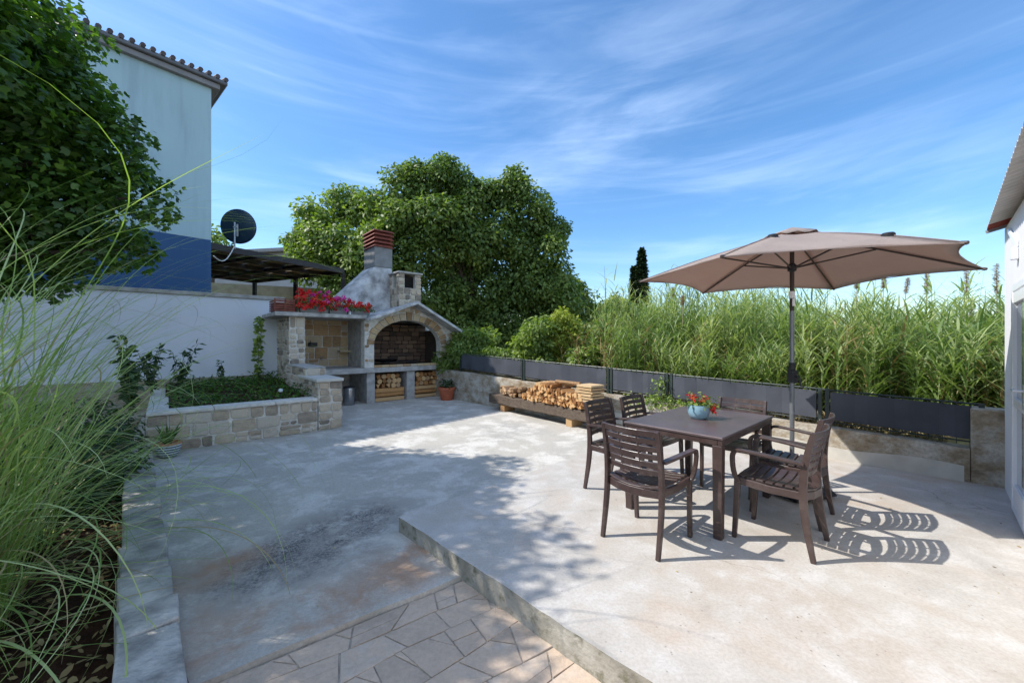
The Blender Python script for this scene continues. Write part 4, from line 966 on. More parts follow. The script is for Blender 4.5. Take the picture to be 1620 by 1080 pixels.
def make_chair(label, loc, rz):
    c = thing('garden_chair', label, 'chair', loc, rz, 'brown armchairs round the table')
    K = dict(bevel=.005, seg=2)
    for s in (-1, 1):
        mb = MB(); pts = bez([(s*.215, -.245, 0), (s*.215, -.205, .22), (s*.212, -.165, .40), (s*.212, -.18, .60), (s*.208, -.245, .84)], 12)
        strip(mb, pts, [.028]*13, [.030+.016*math.sin(math.pi*i/12) for i in range(13)]); mb.build('leg', 'resin', c, **K)
    for s in (-1, 1):
        mb = MB(); pts = bez([(s*.215, .225, 0), (s*.215, .212, .2), (s*.222, .20, .43)], 5); strip(mb, pts, .03, [.03, .032, .034, .037, .04, .042]); mb.build('leg', 'resin', c, **K)
    for s in (-1, 1):
        mb = MB(); pts = bez([(s*.226, .19, .42), (s*.246, .216, .44), (s*.256, .226, .53), (s*.262, .222, .60)], 6)+bez([(s*.262, .222, .60), (s*.264, .218, .652), (s*.264, .165, .655)], 5)[1:]+bez([(s*.264, .165, .655), (s*.262, .03, .652), (s*.222, -.195, .628)], 6)[1:]
        w_ = [.026+.02*min(1, max(0, (i-7)/4)) for i in range(18)]; th_ = [.032-.012*min(1, max(0, (i-7)/4)) for i in range(18)]
        strip(mb, pts, w_, th_); mb.build('armrest', 'resin', c, **K)
    mb = MB()   # seat frame
    for s in (-1, 1): strip(mb, [Vector((s*.213, -.17, .415)), Vector((s*.216, .0, .41)), Vector((s*.22, .20, .425))], .024, .05)
    strip(mb, [Vector((x, .215-.25*x*x, .425)) for x in (-.205, -.1, 0, .1, .205)], .045, .022, Vector((0, 0, 1)))
    strip(mb, [Vector((x, -.175-.06*(1-(x/.2)**2), .405)) for x in (-.2, -.1, 0, .1, .2)], .055, .02, Vector((0, 0, 1)))
    mb.build('seat_frame', 'resin', c, bevel=.003)
    mb = MB()   # seat slats run side to side, dished
    for k in range(7):
        y = -.165+k*.058; pts = [Vector((x, y-(.05*(1-(x/.2)**2) if k == 0 else 0), .447-.018*(1-(x/.2)**2)+.006*abs(k-3)/3)) for x in (-.203, -.14, -.07, 0, .07, .14, .203)]
        strip(mb, pts, .046, .014, Vector((0, 1, 0)))
    for x in (-.1, .1): strip(mb, [Vector((x, -.18, .419)), Vector((x, .2, .419))], .02, .016)
    mb.build('seat', 'resin', c, bevel=.002)
    mb = MB()
    zs = [.545, .600, .655, .710, .765, .818]
    for k, z in enumerate(zs):
        yb = -.172-.078*((z-.5)/.34)**1.5; h = .039 if k < 5 else .044
        pts = [Vector((x, yb-.035*(1-(x/.205)**2), z)) for x in (-.205, -.15, -.08, 0, .08, .15, .205)]; strip(mb, pts, h, .013, Vector((0, -.2, 1)))
    for x in (-.07, .07): strip(mb, [Vector((x, -.172-.078*((z-.5)/.34)**1.5-.031, z)) for z in (.52, .6, .7, .8)], .014, .010)
    mb.build('backrest', 'resin', c, bevel=.002); return c
def copy_tree(o, parent=None):
    c = o.copy(); COL.objects.link(c); c.parent = parent
    for ch in list(o.children): copy_tree(ch, c)
    return c
def facing(dx, dy): return math.atan2(dy, dx)-math.pi/2
chairs = [((.993, 2.89), (.747, .666), 'brown slatted armchair seen from behind at the near short end of the table'),
          ((1.94, 2.86), (-.67, .742), 'brown slatted armchair on the right side of the table, nearest the camera'),
          ((2.33, 3.29), (-.67, .742), 'brown slatted armchair on the right side, closer to the parasol pole'),
          ((1.035, 3.80), (.68, -.735), 'brown slatted armchair on the far left side, beside the woodpile end'),
          ((1.47, 4.12), (.68, -.735), 'brown slatted armchair on the far left side, behind the table beside the weedy wall'),
          ((2.18, 3.87), (-.74, -.673), 'brown slatted armchair at the far short end, its shiny back above the table')]
first = None
for (xy, d, lab) in chairs:
    if first is None: first = make_chair(lab, (xy[0], xy[1], 0), facing(*d))
    else:
        c = copy_tree(first); c.location = (xy[0], xy[1], 0); c.rotation_euler = (0, 0, facing(*d)); c['label'] = lab

# vase
vs_ = Vector((1.662, 3.50, TH))
va = thing('flower_pot', 'light blue glazed pot with small red flowers on the table', 'flower pot', tuple(vs_))
mb = MB(); mb.lathe([(.05, 0), (.062, .003), (.082, .03), (.09, .065), (.088, .10), (.083, .122), (.078, .122), (.082, .10), (.05, .095)], n=32); mb.build('pot', 'glaze', va, smooth=True)
mb = MB(); mb.lathe([(.08, .097), (.01, .102)], n=20); mb.build('soil', 'soil', va)
n = 260; P = np.stack([rng.normal(.01, .055, n), rng.normal(0, .05, n), .11+np.abs(rng.normal(0, .04, n))], 1); P[:60] += [.07, 0, -.03]
fast('foliage', leaves(P, norm(P-[0, 0, .08]), .035, OVAL, .2, .5), 6, rng.uniform(0, 1, n), 'litleaf', va)
flowers(va, [(-.06, -.02, .19), (-.045, -.05, .175), (.03, 0, .16), (.055, .02, .185), (.09, -.04, .10), (.105, -.05, .08), (.085, -.06, .065), (-.08, .02, .2), (.07, -.01, .16), (-.03, .03, .18), (.12, -.03, .11)], [PRs]*11)

# ------------------------------------------------------------------ parasol
PC = Vector((2.66, 3.735, 0)); RIMZ = 2.05; APZ = 2.47; RR = 1.385
um = thing('parasol', 'taupe hexagonal parasol on a grey pole beside the table', 'parasol', tuple(PC))
tips = []
for k, (dx, dy) in enumerate(((-1.34, .33), (-.22, 1.29), (1.15, .92), (1.38, -.38), (.19, -1.27), (-1.13, -.87))):
    tips.append(Vector((dx, dy, RIMZ)))
ap = Vector((0, 0, APZ)); mb = MB(); vs = []; fs = []; NS, NT = 10, 10; rn_ = []
for i in range(6):
    a, b_ = tips[i], tips[(i+1) % 6]; b0 = len(vs)
    for s in range(NS+1):
        q = .10+.90*s/NS
        for t_ in range(NT+1):
            tt = t_/NT; c = 4*tt*(1-tt); p = ap.lerp(a.lerp(b_, tt), q*(1-.075*c*q)); sag = -.018*c*math.sin(q*math.pi)+.02*math.sin(math.pi*q); p.z += sag+.006*math.sin(tt*12+i)*q*c
            vs.append(p)
    for s in range(NS):
        for t_ in range(NT): k = b0+s*(NT+1)+t_; fs.append((k, k+1, k+NT+2, k+NT+1))
mb.add(vs, fs); cnp = mb.build('canopy', 'canopy', um, smooth=True, solid=.003)
mb = MB(); vs = [Vector((0, 0, APZ+.045))]; n_ = 36
for i in range(n_):
    q = i/n_*6; a, b_ = tips[int(q) % 6], tips[(int(q)+1) % 6]; p = ap.lerp(a.lerp(b_, q % 1), .20); p.z += .028+.010*math.sin(i*1.9); vs.append(p)
mb.add(vs, [(0, 1+i, 1+(i+1) % n_) for i in range(n_)]); mb.build('vent_flap', 'canopy', cnp, smooth=True, solid=.003)
for i in (5, 4):
    a = tips[i]; p = ap.lerp(a, .33 if i == 5 else .65); p.z += .022; mb = MB(); mb.lathe([(.04, -.03), (.042, .008), (.034, .018), (.012, .02)], (p.x, p.y), 18, z=p.z-.005); mb.build('vent_pad', 'blackp', cnp, smooth=True)
MT['seam'] = simple('canopy_seam', (.27, .21, .185), .9, .1, .1, 20, .1)
mb = MB()
for i in range(6):
    mb.tube([ap.lerp(tips[i], q)+Vector((0, 0, .003+.02*math.sin(math.pi*(q-.1)/.9))) for q in (.21, .35, .5, .65, .8, .9, .99)], .0035, 5)
    a, b_ = tips[i], tips[(i+1) % 6]; mb.tube([ap.lerp(a.lerp(b_, k/10), 1-.075*(4*k/10*(1-k/10)))+Vector((0, 0, -.004)) for k in range(11)], .0045, 5)
mb.build('seam', 'seam', cnp)
run = Vector((0, 0, 2.13))
for a in tips:
    m1 = ap.lerp(a, .5); mb = MB(); mb.tube([ap+Vector((0, 0, -.03)), m1+Vector((0, 0, -.006)), a+Vector((0, 0, -.008))], .0085, 6); rb = mb.build('rib', 'rib', um)
    mb = MB(); mb.tube([run+(a-run).normalized()*.03, ap.lerp(a, .46)+Vector((0, 0, -.015))], .008, 6); mb.build('strut', 'rib', rb)
    mb = MB(); mb.tube([a-(a-ap).normalized()*.03+Vector((0, 0, -.004)), a+(a-ap).normalized()*.008], .012, 8); mb.build('tip_cap', 'rib', rb)
mb = MB(); mb.tube([(0, 0, 1.72), (0, 0, APZ+.02)], .019, 14); mb.build('upper_pole', 'rib', um, smooth=True)
mb = MB(); mb.tube([(0, 0, .06), (0, 0, 1.72)], .0195, 14); pl = mb.build('lower_pole', 'pole', um, smooth=True)
mb = MB(); mb.lathe([(.024, 1.84), (.0245, 1.845), (.0245, 1.90), (.0225, 1.905)], n=14); mb.box((0, -.021, 1.80), (.022, .004, .07)); mb.build('sticker', 'sticker', pl)
mb = MB(); mb.lathe([(.02, 2.09), (.036, 2.10), (.04, 2.15), (.02, 2.17)], n=16); mb.build('runner_hub', 'blackp', um, smooth=True)
mb = MB(); mb.lathe([(.02, APZ-.06), (.04, APZ-.05), (.04, APZ-.02), (.02, APZ-.01)], n=16); mb.build('top_hub', 'blackp', um, smooth=True)
mb = MB(); mb.box((0, -.01, 1.10), (.055, .075, .12)); mb.tube([(0, -.04, 1.10), (0, -.10, 1.10), (.0, -.11, 1.02), (0, -.15, 1.02)], .008, 6); mb.lathe([(.027, 1.16), (.027, 1.22), (.02, 1.23)], n=14); mb.build('crank', 'blackp', um, bevel=.008)
ub = um; mb = MB()
for sx in (-1, 1):
    for sy in (-1, 1): mb.hexa([(sx*.01, sy*.01, .025), (sx*.26, sy*.01, .025), (sx*.25, sy*.25, .025), (sx*.01, sy*.26, .025)], [(sx*.01, sy*.01, .085), (sx*.24, sy*.01, .075), (sx*.22, sy*.22, .07), (sx*.01, sy*.24, .075)])
ub = mb.build('base', 'blackp', um, bevel=.012); ub.rotation_euler = (0, 0, .3)
mb = MB()
for a in range(4):
    q = a*math.pi/2+.78; mb.lathe([(.02, 0), (.025, .005), (.02, .024)], (.28*math.cos(q)*.95, .28*math.sin(q)*.95), 10)
mb.build('feet', 'blackp', ub)
mb = MB(); mb.lathe([(.05, .08), (.045, .10), (.03, .12), (.03, .36), (.026, .37)], n=16); mb.tube([(.03, 0, .28), (.075, 0, .28)], .012, 8); mb.build('tube_holder', 'blackp', ub, smooth=True)

# ------------------------------------------------------------------ right house
rh = thing('white_house', 'white rendered house wall with corrugated eaves at the right edge', 'house', tuple(W0))
og = tuple(W0); rn2 = Vector((.682, -.731, 0))   # into the house
mb = MB(og); q = [W0, W0+rw*6.2, W0+rw*6.2+rn2*4, W0+rn2*4]
mb.hexa([p+Vector((0, 0, -.4)) for p in q], [p+Vector((0, 0, z)) for p, z in zip(q, (2.52, 2.52, 3.5, 3.5))]); mb.build('wall', 'rightwall', rh)
rf = MB(og); P0 = Vector((4.735, 3.90, 2.545)); rdir = Vector((-.742, -.670, 0)); nin = Vector((.670, -.742, 0)); slope = .27
def roofseg(mb, s0, s1, step=.10):
    n = int((s1-s0)/ (step/6)); vs = []; fs = []
    for i in range(n+1):
        s = s0+(s1-s0)*i/n; ph = (s/step) % 1; h = .018 if ph < .35 else (0 if ph > .5 and ph < .85 else .009)
        for d in (-.015, 1.2, 4.4): vs.append(P0+rdir*s+nin*d+Vector((0, 0, d*slope+h)))
    for i in range(n):
        for j in range(2): fs.append((i*3+j, (i+1)*3+j, (i+1)*3+j+1, i*3+j+1))
    mb.add(vs, fs)
roofseg(rf, .22, 6.2); rfo = rf.build('roof', 'sheet', rh, solid=.004)
rf = MB(og); roofseg(rf, -.03, .219, .05); rf.build('red_roof_end', 'redsheet', rfo, solid=.004)
mb = MB(og); q = [P0+rdir*-.05+nin*-.02, P0+rdir*-.05+nin*4.4+Vector((0, 0, 4.4*slope))]; mb.tube([q[0]-Vector((0, 0, .02)), q[1]-Vector((0, 0, .02))], .014, 4, sq=(1, 1)); mb.build('verge_strip', 'fascia', rh)
# door leaf in frame
dr = thing('glazed_door', 'white framed glazed door in the white house wall', 'door', tuple(W0+rw*.76), math.atan2(-rw.y, -rw.x)+math.pi)
dw = 1.7
def dloc(mb_, a, b_, y0, y1, z0, z1): mb_.bb(a, b_, y0, y1, z0, z1)
# local x = rw direction, local y: left of it -> check towards house
sgn = 1 if Vector((-rw.y, rw.x, 0)).dot(rn2) < 0 else -1      # +1 : local +y faces the terrace
mb = MB()
for (a, b_) in ((0, .06), (dw-.06, dw)): mb.bb(a, b_, sgn*.001, sgn*.024, .02, 1.9)
mb.bb(.061, dw-.061, sgn*.001, sgn*.024, 1.84, 1.9); mb.bb(.061, dw-.061, sgn*.001, sgn*.024, .02, .07); mb.build('door_frame', 'pvc', dr, bevel=.004)
for (a, b_) in ((.07, .84), (.86, 1.63)):
    mb = MB()
    for (c, d) in ((a, a+.08), (b_-.08, b_)): mb.bb(c, d, sgn*.002, sgn*.032, .08, 1.83)
    for (c, d) in ((.08, .26), (1.74, 1.83), (.9, .97)): mb.bb(a+.081, b_-.081, sgn*.002, sgn*.028, c, d)
    lf = mb.build('door_leaf', 'pvc', dr, bevel=.004)
    mb = MB(); mb.bb(a+.08, b_-.08, sgn*.003, sgn*.008, .26, 1.74); mb.build('pane', 'glass', lf)
mb = MB(); mb.bb(.82, .88, sgn*.033, sgn*.045, .95, 1.12); mb.tube([(.85, sgn*.044, 1.08), (.85, sgn*.085, 1.08), (.74, sgn*.085, 1.08)], .009, 8); mb.build('handle', 'galv', dr)
br = thing('wall_bracket', 'white slanted metal bracket high on the white house wall', 'bracket', tuple(W0+rw*.75+Vector((0, 0, 2.3))), math.atan2(-rw.y, -rw.x)+math.pi)
mb = MB(); mb.hexa([(-.30, sgn*.002, .10), (.2, sgn*.002, -.10), (.2, sgn*.02, -.10), (-.30, sgn*.02, .10)][::1], [(-.30, sgn*.002, .15), (.2, sgn*.002, -.05), (.2, sgn*.02, -.05), (-.30, sgn*.02, .15)]); mb.build('arm', 'pvc', br, bevel=.004)
mb = MB(); mb.bb(.13, .2, sgn*.0025, sgn*.04, -.2, -.105); mb.build('mount', 'pvc', br, bevel=.004)

# ------------------------------------------------------------------ left neighbour house
HC = Vector((-7.50, 9.80, 0)); hd_ = Vector((-.648, -.762, 0)); hn = Vector((-.762, .648, 0))
hs_ = thing('neighbour_house', 'tall pale green house with blue base and tiled eaves at the upper left', 'house', (HC.x, HC.y, -.5))
og = (HC.x, HC.y, -.5); EZ = 7.72; BZ = 3.95
def hbox(mb, a0, a1, b0, b1, z0, z1, mi=0):
    q = [HC+hd_*a0+hn*b0, HC+hd_*a1+hn*b0, HC+hd_*a1+hn*b1, HC+hd_*a0+hn*b1]; mb.hexa([p+Vector((0, 0, z0)) for p in q], [p+Vector((0, 0, z1)) for p in q], mi=mi)
mb = MB(og); hbox(mb, 0, 10.5, 0, 9, -.5, BZ); mb.build('blue_base', 'houseblue', hs_)
mb = MB(og); hbox(mb, -.003, 10.5, -.003, 9, BZ+.001, EZ); mb.build('wall', 'housewall', hs_)
mb = MB(og); hbox(mb, -.16, 10.7, -.12, 9.2, EZ+.002, EZ+.13); mb.build('eaves_soffit', 'fascia', hs_, bevel=.01)
mb = MB(og); hbox(mb, -.30, 10.9, -.20, 9.3, EZ+.132, EZ+.235); rf = mb.build('roof', 'gutter', hs_, bevel=.02)
mb = MB(og)
for i in range(66):
    a = -.36+i*.17; q0_ = HC+hd_*(a+.1)+hn*(-.24)+Vector((0, 0, EZ+.255)); q1_ = HC+hd_*(a+.1)+hn*3.0+Vector((0, 0, EZ+1.2))
    mb.tube([q0_, q1_], .05, 8)
mb.build('roof_tiles', 'tile', rf, smooth=True)
# ------------------------------------------------------------------ pergola + dish
pg = thing('pergola', 'dark metal pergola with pale sheet roof beside the tall house', 'pergola', (-8.06, 10.25, -.5)); og = (-8.06, 10.25, -.5)
PL, PRr, PBk = Vector((-8.1, 10.2, 4.0)), Vector((-6.07, 14.15, 4.0)), Vector((-10.8, 16.5, 4.0)); PLB = PBk-PRr+PL
mb = MB(og)
for i in range(6):
    a, b_ = i/6+.008, (i+1)/6-.008; q = [PL.lerp(PRr, a), PL.lerp(PRr, b_), PLB.lerp(PBk, b_), PLB.lerp(PBk, a)]; mb.hexa([p+Vector((0, 0, .0)) for p in q], [p+Vector((0, 0, .02)) for p in q])
mb.build('roof_sheet', 'panelroof', pg)
mb = MB(og)
def beam(a, b_, w_=.05, h=.13, dz=-.07): mb.tube([a+Vector((0, 0, dz)), b_+Vector((0, 0, dz))], 1, 4, sq=(w_/2, h/2))
for a, b_ in ((PL, PRr), (PRr, PBk), (PBk, PLB), (PLB, PL)): beam(a, b_, .08, .17, -.04)
for k in range(1, 5): beam(PL.lerp(PLB, k/5), PRr.lerp(PBk, k/5))
for k in (.33, .66): beam(PL.lerp(PRr, k), PLB.lerp(PBk, k), .07, .1, -.10)
mb.build('rafters', 'brownmetal', pg)
for p in (PRr, PBk, PRr.lerp(PBk, .5), PBk.lerp(PLB, .45), PL.lerp(PRr, .6)+ (PLB-PL)*.02):
    if (p-PL.lerp(PRr, .6)).length < .5: continue
    mb = MB(og); mb.tube([p-Vector((0, 0, .1)), Vector((p.x, p.y, -.5))], 1, 4, sq=(.06, .06)); mb.build('post', 'brownmetal', pg)
dc = wp(376, 358, 10.95)
ds_ = thing('satellite_dish', 'dark round satellite dish on the front edge of the pergola roof', 'satellite dish', (dc.x, dc.y, 4.03))
og = (dc.x, dc.y, 4.03)
ax = Vector((.10, -.96, -.12)).normalized(); # faces away: we see the back
qt = ax.to_track_quat('Z', 'Y').to_matrix(); mb = MB(og); vs = []; fs = []; nr, na = 8, 36
for i in range(nr+1):
    r_ = .475*i/nr
    for j in range(na): q = 2*math.pi*j/na; vs.append(dc+qt @ Vector((r_*math.cos(q), r_*math.sin(q), -.35*r_*r_+.04)))
for i in range(nr):
    for j in range(na): fs.append((i*na+j, i*na+(j+1) % na, (i+1)*na+(j+1) % na, (i+1)*na+j))
mb.add(vs, fs); mb.build('reflector', 'dish', ds_, smooth=True, solid=.012)
mb = MB(og); mb.tube([dc+ax*.09+Vector((-.03, 0, .1)), Vector((dc.x-.03, dc.y, 0))+ax*.09+Vector((0, 0, 4.0))], .02, 8); mb.build('mast', 'galv', ds_)
mb = MB(og); mb.box(dc+ax*.07+Vector((.03, 0, -.12)), (.05, .03, .34)); mb.box(dc+ax*.09+Vector((-.02, 0, -.03)), (.10, .04, .03)); mb.build('clamp', 'galv', ds_, bevel=.004)
mb = MB((HC.x, HC.y, 3.5)); a = Vector((dc.x-.03, dc.y-.09, 4.05)); b_ = HC+Vector((.1, -.05, 3.55)); mb.tube([a.lerp(b_, k/8)+Vector((0, 0, -.25*math.sin(math.pi*k/8))) for k in range(9)], .012, 6)
tag(mb.build('antenna_cable', 'sticker'), 'pale cable hanging from the dish to the house corner', 'cable')
# far buildings behind pergola
fb = thing('grey_roof_house', 'distant house with grey sloping roof between the dish and the big tree', 'house', (-22, 40, -.5)); og = (-22, 40, -.5)
A_ = [wp(385, 408, 42), wp(470, 372, 36), wp(560, 372, 36), wp(385, 408, 54)]
z0 = -.5
mb = MB(og); x0, x1 = A_[0].x, A_[1].x+6; y0 = 36; zr = A_[1].z
mb.hexa([(x0, y0, -.5), (x1, y0, -.5), (x1, y0+10, -.5), (x0, y0+10, -.5)], [(x0, y0, A_[0].z-1.2), (x1, y0, zr-1.2), (x1, y0+10, zr-1.2), (x0, y0+10, A_[0].z-1.2)]); mb.build('wall', 'farroof', fb)
mb = MB(og); mb.hexa([(x0-.6, y0-.6, A_[0].z-1.19), (x1, y0-.6, zr-1.19), (x1, y0+10, zr-1.19), (x0-.6, y0+10, A_[0].z-1.19)], [(x0-.6, y0-.6, A_[0].z-.9), (x1, y0-.6, zr-.9), (x1, y0+10, zr-.9), (x0-.6, y0+10, A_[0].z-.9)]); mb.build('roof', 'fascia', fb)
mb = MB((-11, 19.5, -.5)); mb.box((-11.5, 20, 1.9), (9, .3, 4.6), .45); tag(mb.build('stone_wall', 'farwall'), 'beige plastered wall seen under the pergola roof', 'wall')

# ------------------------------------------------------------------ trees
def limbs(mb, base, blobs, r0):
    base = Vector(base)
    for (x, y, z, r) in blobs:
        e = Vector((x, y, z)); m_ = base.lerp(e, .45)+Vector((0, 0, .15*(e-base).length)); mb.tube(bez([base, base.lerp(m_, .5)+Vector((0, 0, .2)), m_, e], 6), [r0*.55*(1-.8*i/6) for i in range(7)], 6)
def tree(name, label, cat, base, fork, blobs, dens, size, tmpl, m, r0, group=None, **k):
    t_ = thing(name, label, cat, base, 0, group); V, rn = crown(blobs, dens, size, tmpl, **k)
    fast('crown', V, len(tmpl), rn, m, t_, base)
    mb = MB(base); mb.tube([Vector(base), Vector(base).lerp(Vector(fork), .5)+Vector((.03, 0, 0)), fork], [r0*1.2, r0, r0*.85], 10); limbs(mb, fork, blobs[:9], r0); mb.build('trunk', 'bark', t_); return t_
# near left tree
def pb(px_, py_, r_, Y): p = wp(px_, py_, Y); return (p.x, p.y, p.z, r_*Y/622)
nb = [pb(20, 40, 100, 4.7), pb(45, 160, 100, 4.6), pb(140, 250, 85, 4.8), pb(185, 200, 42, 4.9), pb(215, 310, 58, 4.9), pb(140, 360, 90, 4.7), pb(40, 300, 140, 4.5),
      pb(205, 395, 42, 4.8), pb(20, 420, 80, 4.6), pb(95, 90, 36, 4.5), pb(-60, 150, 160, 4.8), pb(-60, 350, 150, 4.6),
      (-5.6, 4.3, 4.5, .95), (-5.1, 3.7, 4.2, .8), (-5.65, 3.6, 4.5, 1.0), (-5.35, 2.75, 4.6, .95), (-5.45, 1.9, 4.5, .9), (-5.8, 1.0, 4.3, 1.0), (-6.5, 2.2, 4.4, 1.3), (-6.8, 3.4, 4.9, 1.3), (-7.0, 1.2, 3.6, 1.5), (-6.3, .2, 4.1, 1.1), (-6.4, 4.4, 5.2, .9)]
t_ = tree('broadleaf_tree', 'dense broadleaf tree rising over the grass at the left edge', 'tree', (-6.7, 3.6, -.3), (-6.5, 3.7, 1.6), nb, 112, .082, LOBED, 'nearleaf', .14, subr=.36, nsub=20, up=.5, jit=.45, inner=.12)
# sprigs with leaves on them at the crown's edge
# big tree
bb1 = [pb(505, 350, 38, 19), pb(550, 320, 34, 19.5), pb(590, 330, 38, 19), pb(530, 390, 52, 18.5), pb(490, 415, 36, 18), pb(580, 410, 50, 17.8), pb(540, 450, 40, 18), pb(600, 440, 40, 18), pb(484, 385, 30, 19), pb(610, 375, 35, 18)]
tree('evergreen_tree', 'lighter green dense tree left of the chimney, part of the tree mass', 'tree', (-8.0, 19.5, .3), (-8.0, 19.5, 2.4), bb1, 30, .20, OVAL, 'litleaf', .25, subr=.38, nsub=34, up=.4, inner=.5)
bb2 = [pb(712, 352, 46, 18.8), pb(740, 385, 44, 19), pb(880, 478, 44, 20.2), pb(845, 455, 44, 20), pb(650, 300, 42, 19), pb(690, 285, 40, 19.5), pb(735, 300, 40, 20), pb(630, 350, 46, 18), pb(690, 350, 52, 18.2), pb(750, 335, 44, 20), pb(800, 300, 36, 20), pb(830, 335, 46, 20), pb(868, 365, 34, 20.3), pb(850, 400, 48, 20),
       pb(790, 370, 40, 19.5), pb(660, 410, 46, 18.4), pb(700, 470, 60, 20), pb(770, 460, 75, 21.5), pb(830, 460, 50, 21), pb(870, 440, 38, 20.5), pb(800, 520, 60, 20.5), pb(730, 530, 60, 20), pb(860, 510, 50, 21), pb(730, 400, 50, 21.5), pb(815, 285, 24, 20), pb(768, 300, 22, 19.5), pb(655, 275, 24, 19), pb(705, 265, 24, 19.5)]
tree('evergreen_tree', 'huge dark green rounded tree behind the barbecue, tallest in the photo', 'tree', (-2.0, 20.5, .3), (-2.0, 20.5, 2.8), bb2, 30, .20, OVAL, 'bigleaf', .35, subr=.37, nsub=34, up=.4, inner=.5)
bb3 = [pb(902, 462, 34, 26), pb(880, 490, 44, 25), pb(925, 495, 36, 26), pb(915, 525, 40, 26), pb(950, 525, 30, 27)]
tree('evergreen_tree', 'small dark tree at the right foot of the huge tree', 'tree', (3.9, 26.5, .3), (3.9, 26.5, 1.3), bb3, 24, .26, OVAL, 'bigleaf', .16, nsub=20)
bb4 = [pb(975, 480, 20, 33), pb(955, 500, 24, 33), pb(992, 500, 28, 33), pb(1030, 510, 28, 33)]
tree('evergreen_tree', 'low tree in the distance just left of the cypresses', 'tree', (8.5, 33.5, .3), (8.5, 33.5, 1.3), bb4, 22, .30, OVAL, 'bigleaf', .16, nsub=20)
p = wp(336, 370, 22); tree('evergreen_tree', 'small light green tree top between the tall house and the dish', 'tree', (p.x, p.y, -.5), (p.x, p.y, 4), [pb(336, 372, 22, 22), pb(345, 392, 26, 22), pb(325, 390, 20, 22)], 10, .26, OVAL, 'litleaf', .14, nsub=18)
# cypresses
def cypress(px_, top, Y, w_, label):
    b_ = wp(px_, top, Y); H = b_.z-.3; n = 5200; q = rng.uniform(0, 1, n)**.8; rad = w_*np.sin(np.clip(q*.93+.07, 0, 1)*np.pi)**.55*rng.uniform(.75, 1.08, n)*(1-.35*q); a = rng.uniform(0, 6.28, n)
    rad *= 1+.15*np.sin(a*5+q*30)
    P = np.stack([b_.x+rad*np.cos(a), Y+rad*np.sin(a), .3+.4+q*(H-.4)], 1); D = np.stack([np.cos(a)*.5, np.sin(a)*.5, np.full(n, 1.)], 1)
    t_ = thing('cypress', label, 'tree', (b_.x, Y, .3), 0, 'cypresses'); fast('crown', leaves(P, norm(D), .42, DIAM, .0, .2), 4, rng.uniform(0, 1, n), 'cypress', t_, (b_.x, Y, .3))
    mb = MB((b_.x, Y, .3)); mb.tube([(b_.x, Y, .3), (b_.x, Y, H*.6)], [.14, .05], 8); mb.build('trunk', 'bark', t_)
cypress(1015, 396, 42, .75, 'tall slender dark cypress on the horizon, right one of the pair')
cypress(1003, 424, 42.5, .42, 'shorter thin dark cypress on the horizon, left one of the pair')
# shrubs behind the fence
def shrub(label, px_, top, Y, w_, m, dens=150, size=.12, group=None, tm=SLIM*np.array([2.0, 1, 1])):
    b_ = wp(px_, top, Y); H = b_.z-.3; bl = []
    for k in range(9):
        a = random.uniform(0, 6.28); rr_ = w_*random.uniform(.1, .75); z = .3+H*random.uniform(.25, .78); bl.append((b_.x+rr_*math.cos(a), Y+rr_*math.sin(a)*.7, z, w_*random.uniform(.28, .42)))
    bl.append((b_.x, Y, .3+H*.80, H*.17)); bl.append((b_.x, Y, .3+H*.55, w_*.5))
    V, rn = crown(bl, dens, size, tm, nsub=14, subr=.45, up=.35, jit=.6)
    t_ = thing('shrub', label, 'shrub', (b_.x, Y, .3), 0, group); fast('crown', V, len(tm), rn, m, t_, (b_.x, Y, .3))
    mb = MB((b_.x, Y, .3)); limbs(mb, (b_.x, Y, .3), bl[:6], .05); mb.build('trunk', 'bark', t_)
shrub('light green shrub over the left end of the fence beside the barbecue roof', 748, 512, 11.2, 1.05, 'litleaf')
shrub('bushy mid green shrub behind the fence, left of the yellow one', 845, 497, 10.3, 1.15, 'litleaf', 150)
shrub('yellow green shrub with a pointed top behind the fence', 893, 480, 10.0, .75, 'yelleaf', 190)
shrub('green shrub filling the gap between the yellow shrub and the reeds', 950, 505, 9.6, .9, 'litleaf', 150)
shrub('low green shrub close behind the second fence panel', 800, 545, 10.4, .7, 'litleaf', 150)
shrub('low light green shrub close behind the fence, right of the yellow one', 912, 545, 9.4, .7, 'litleaf', 150)
shrub('dark green shrub at the back between big tree and reeds', 970, 500, 15, 1.5, 'bigleaf', 90, .2)

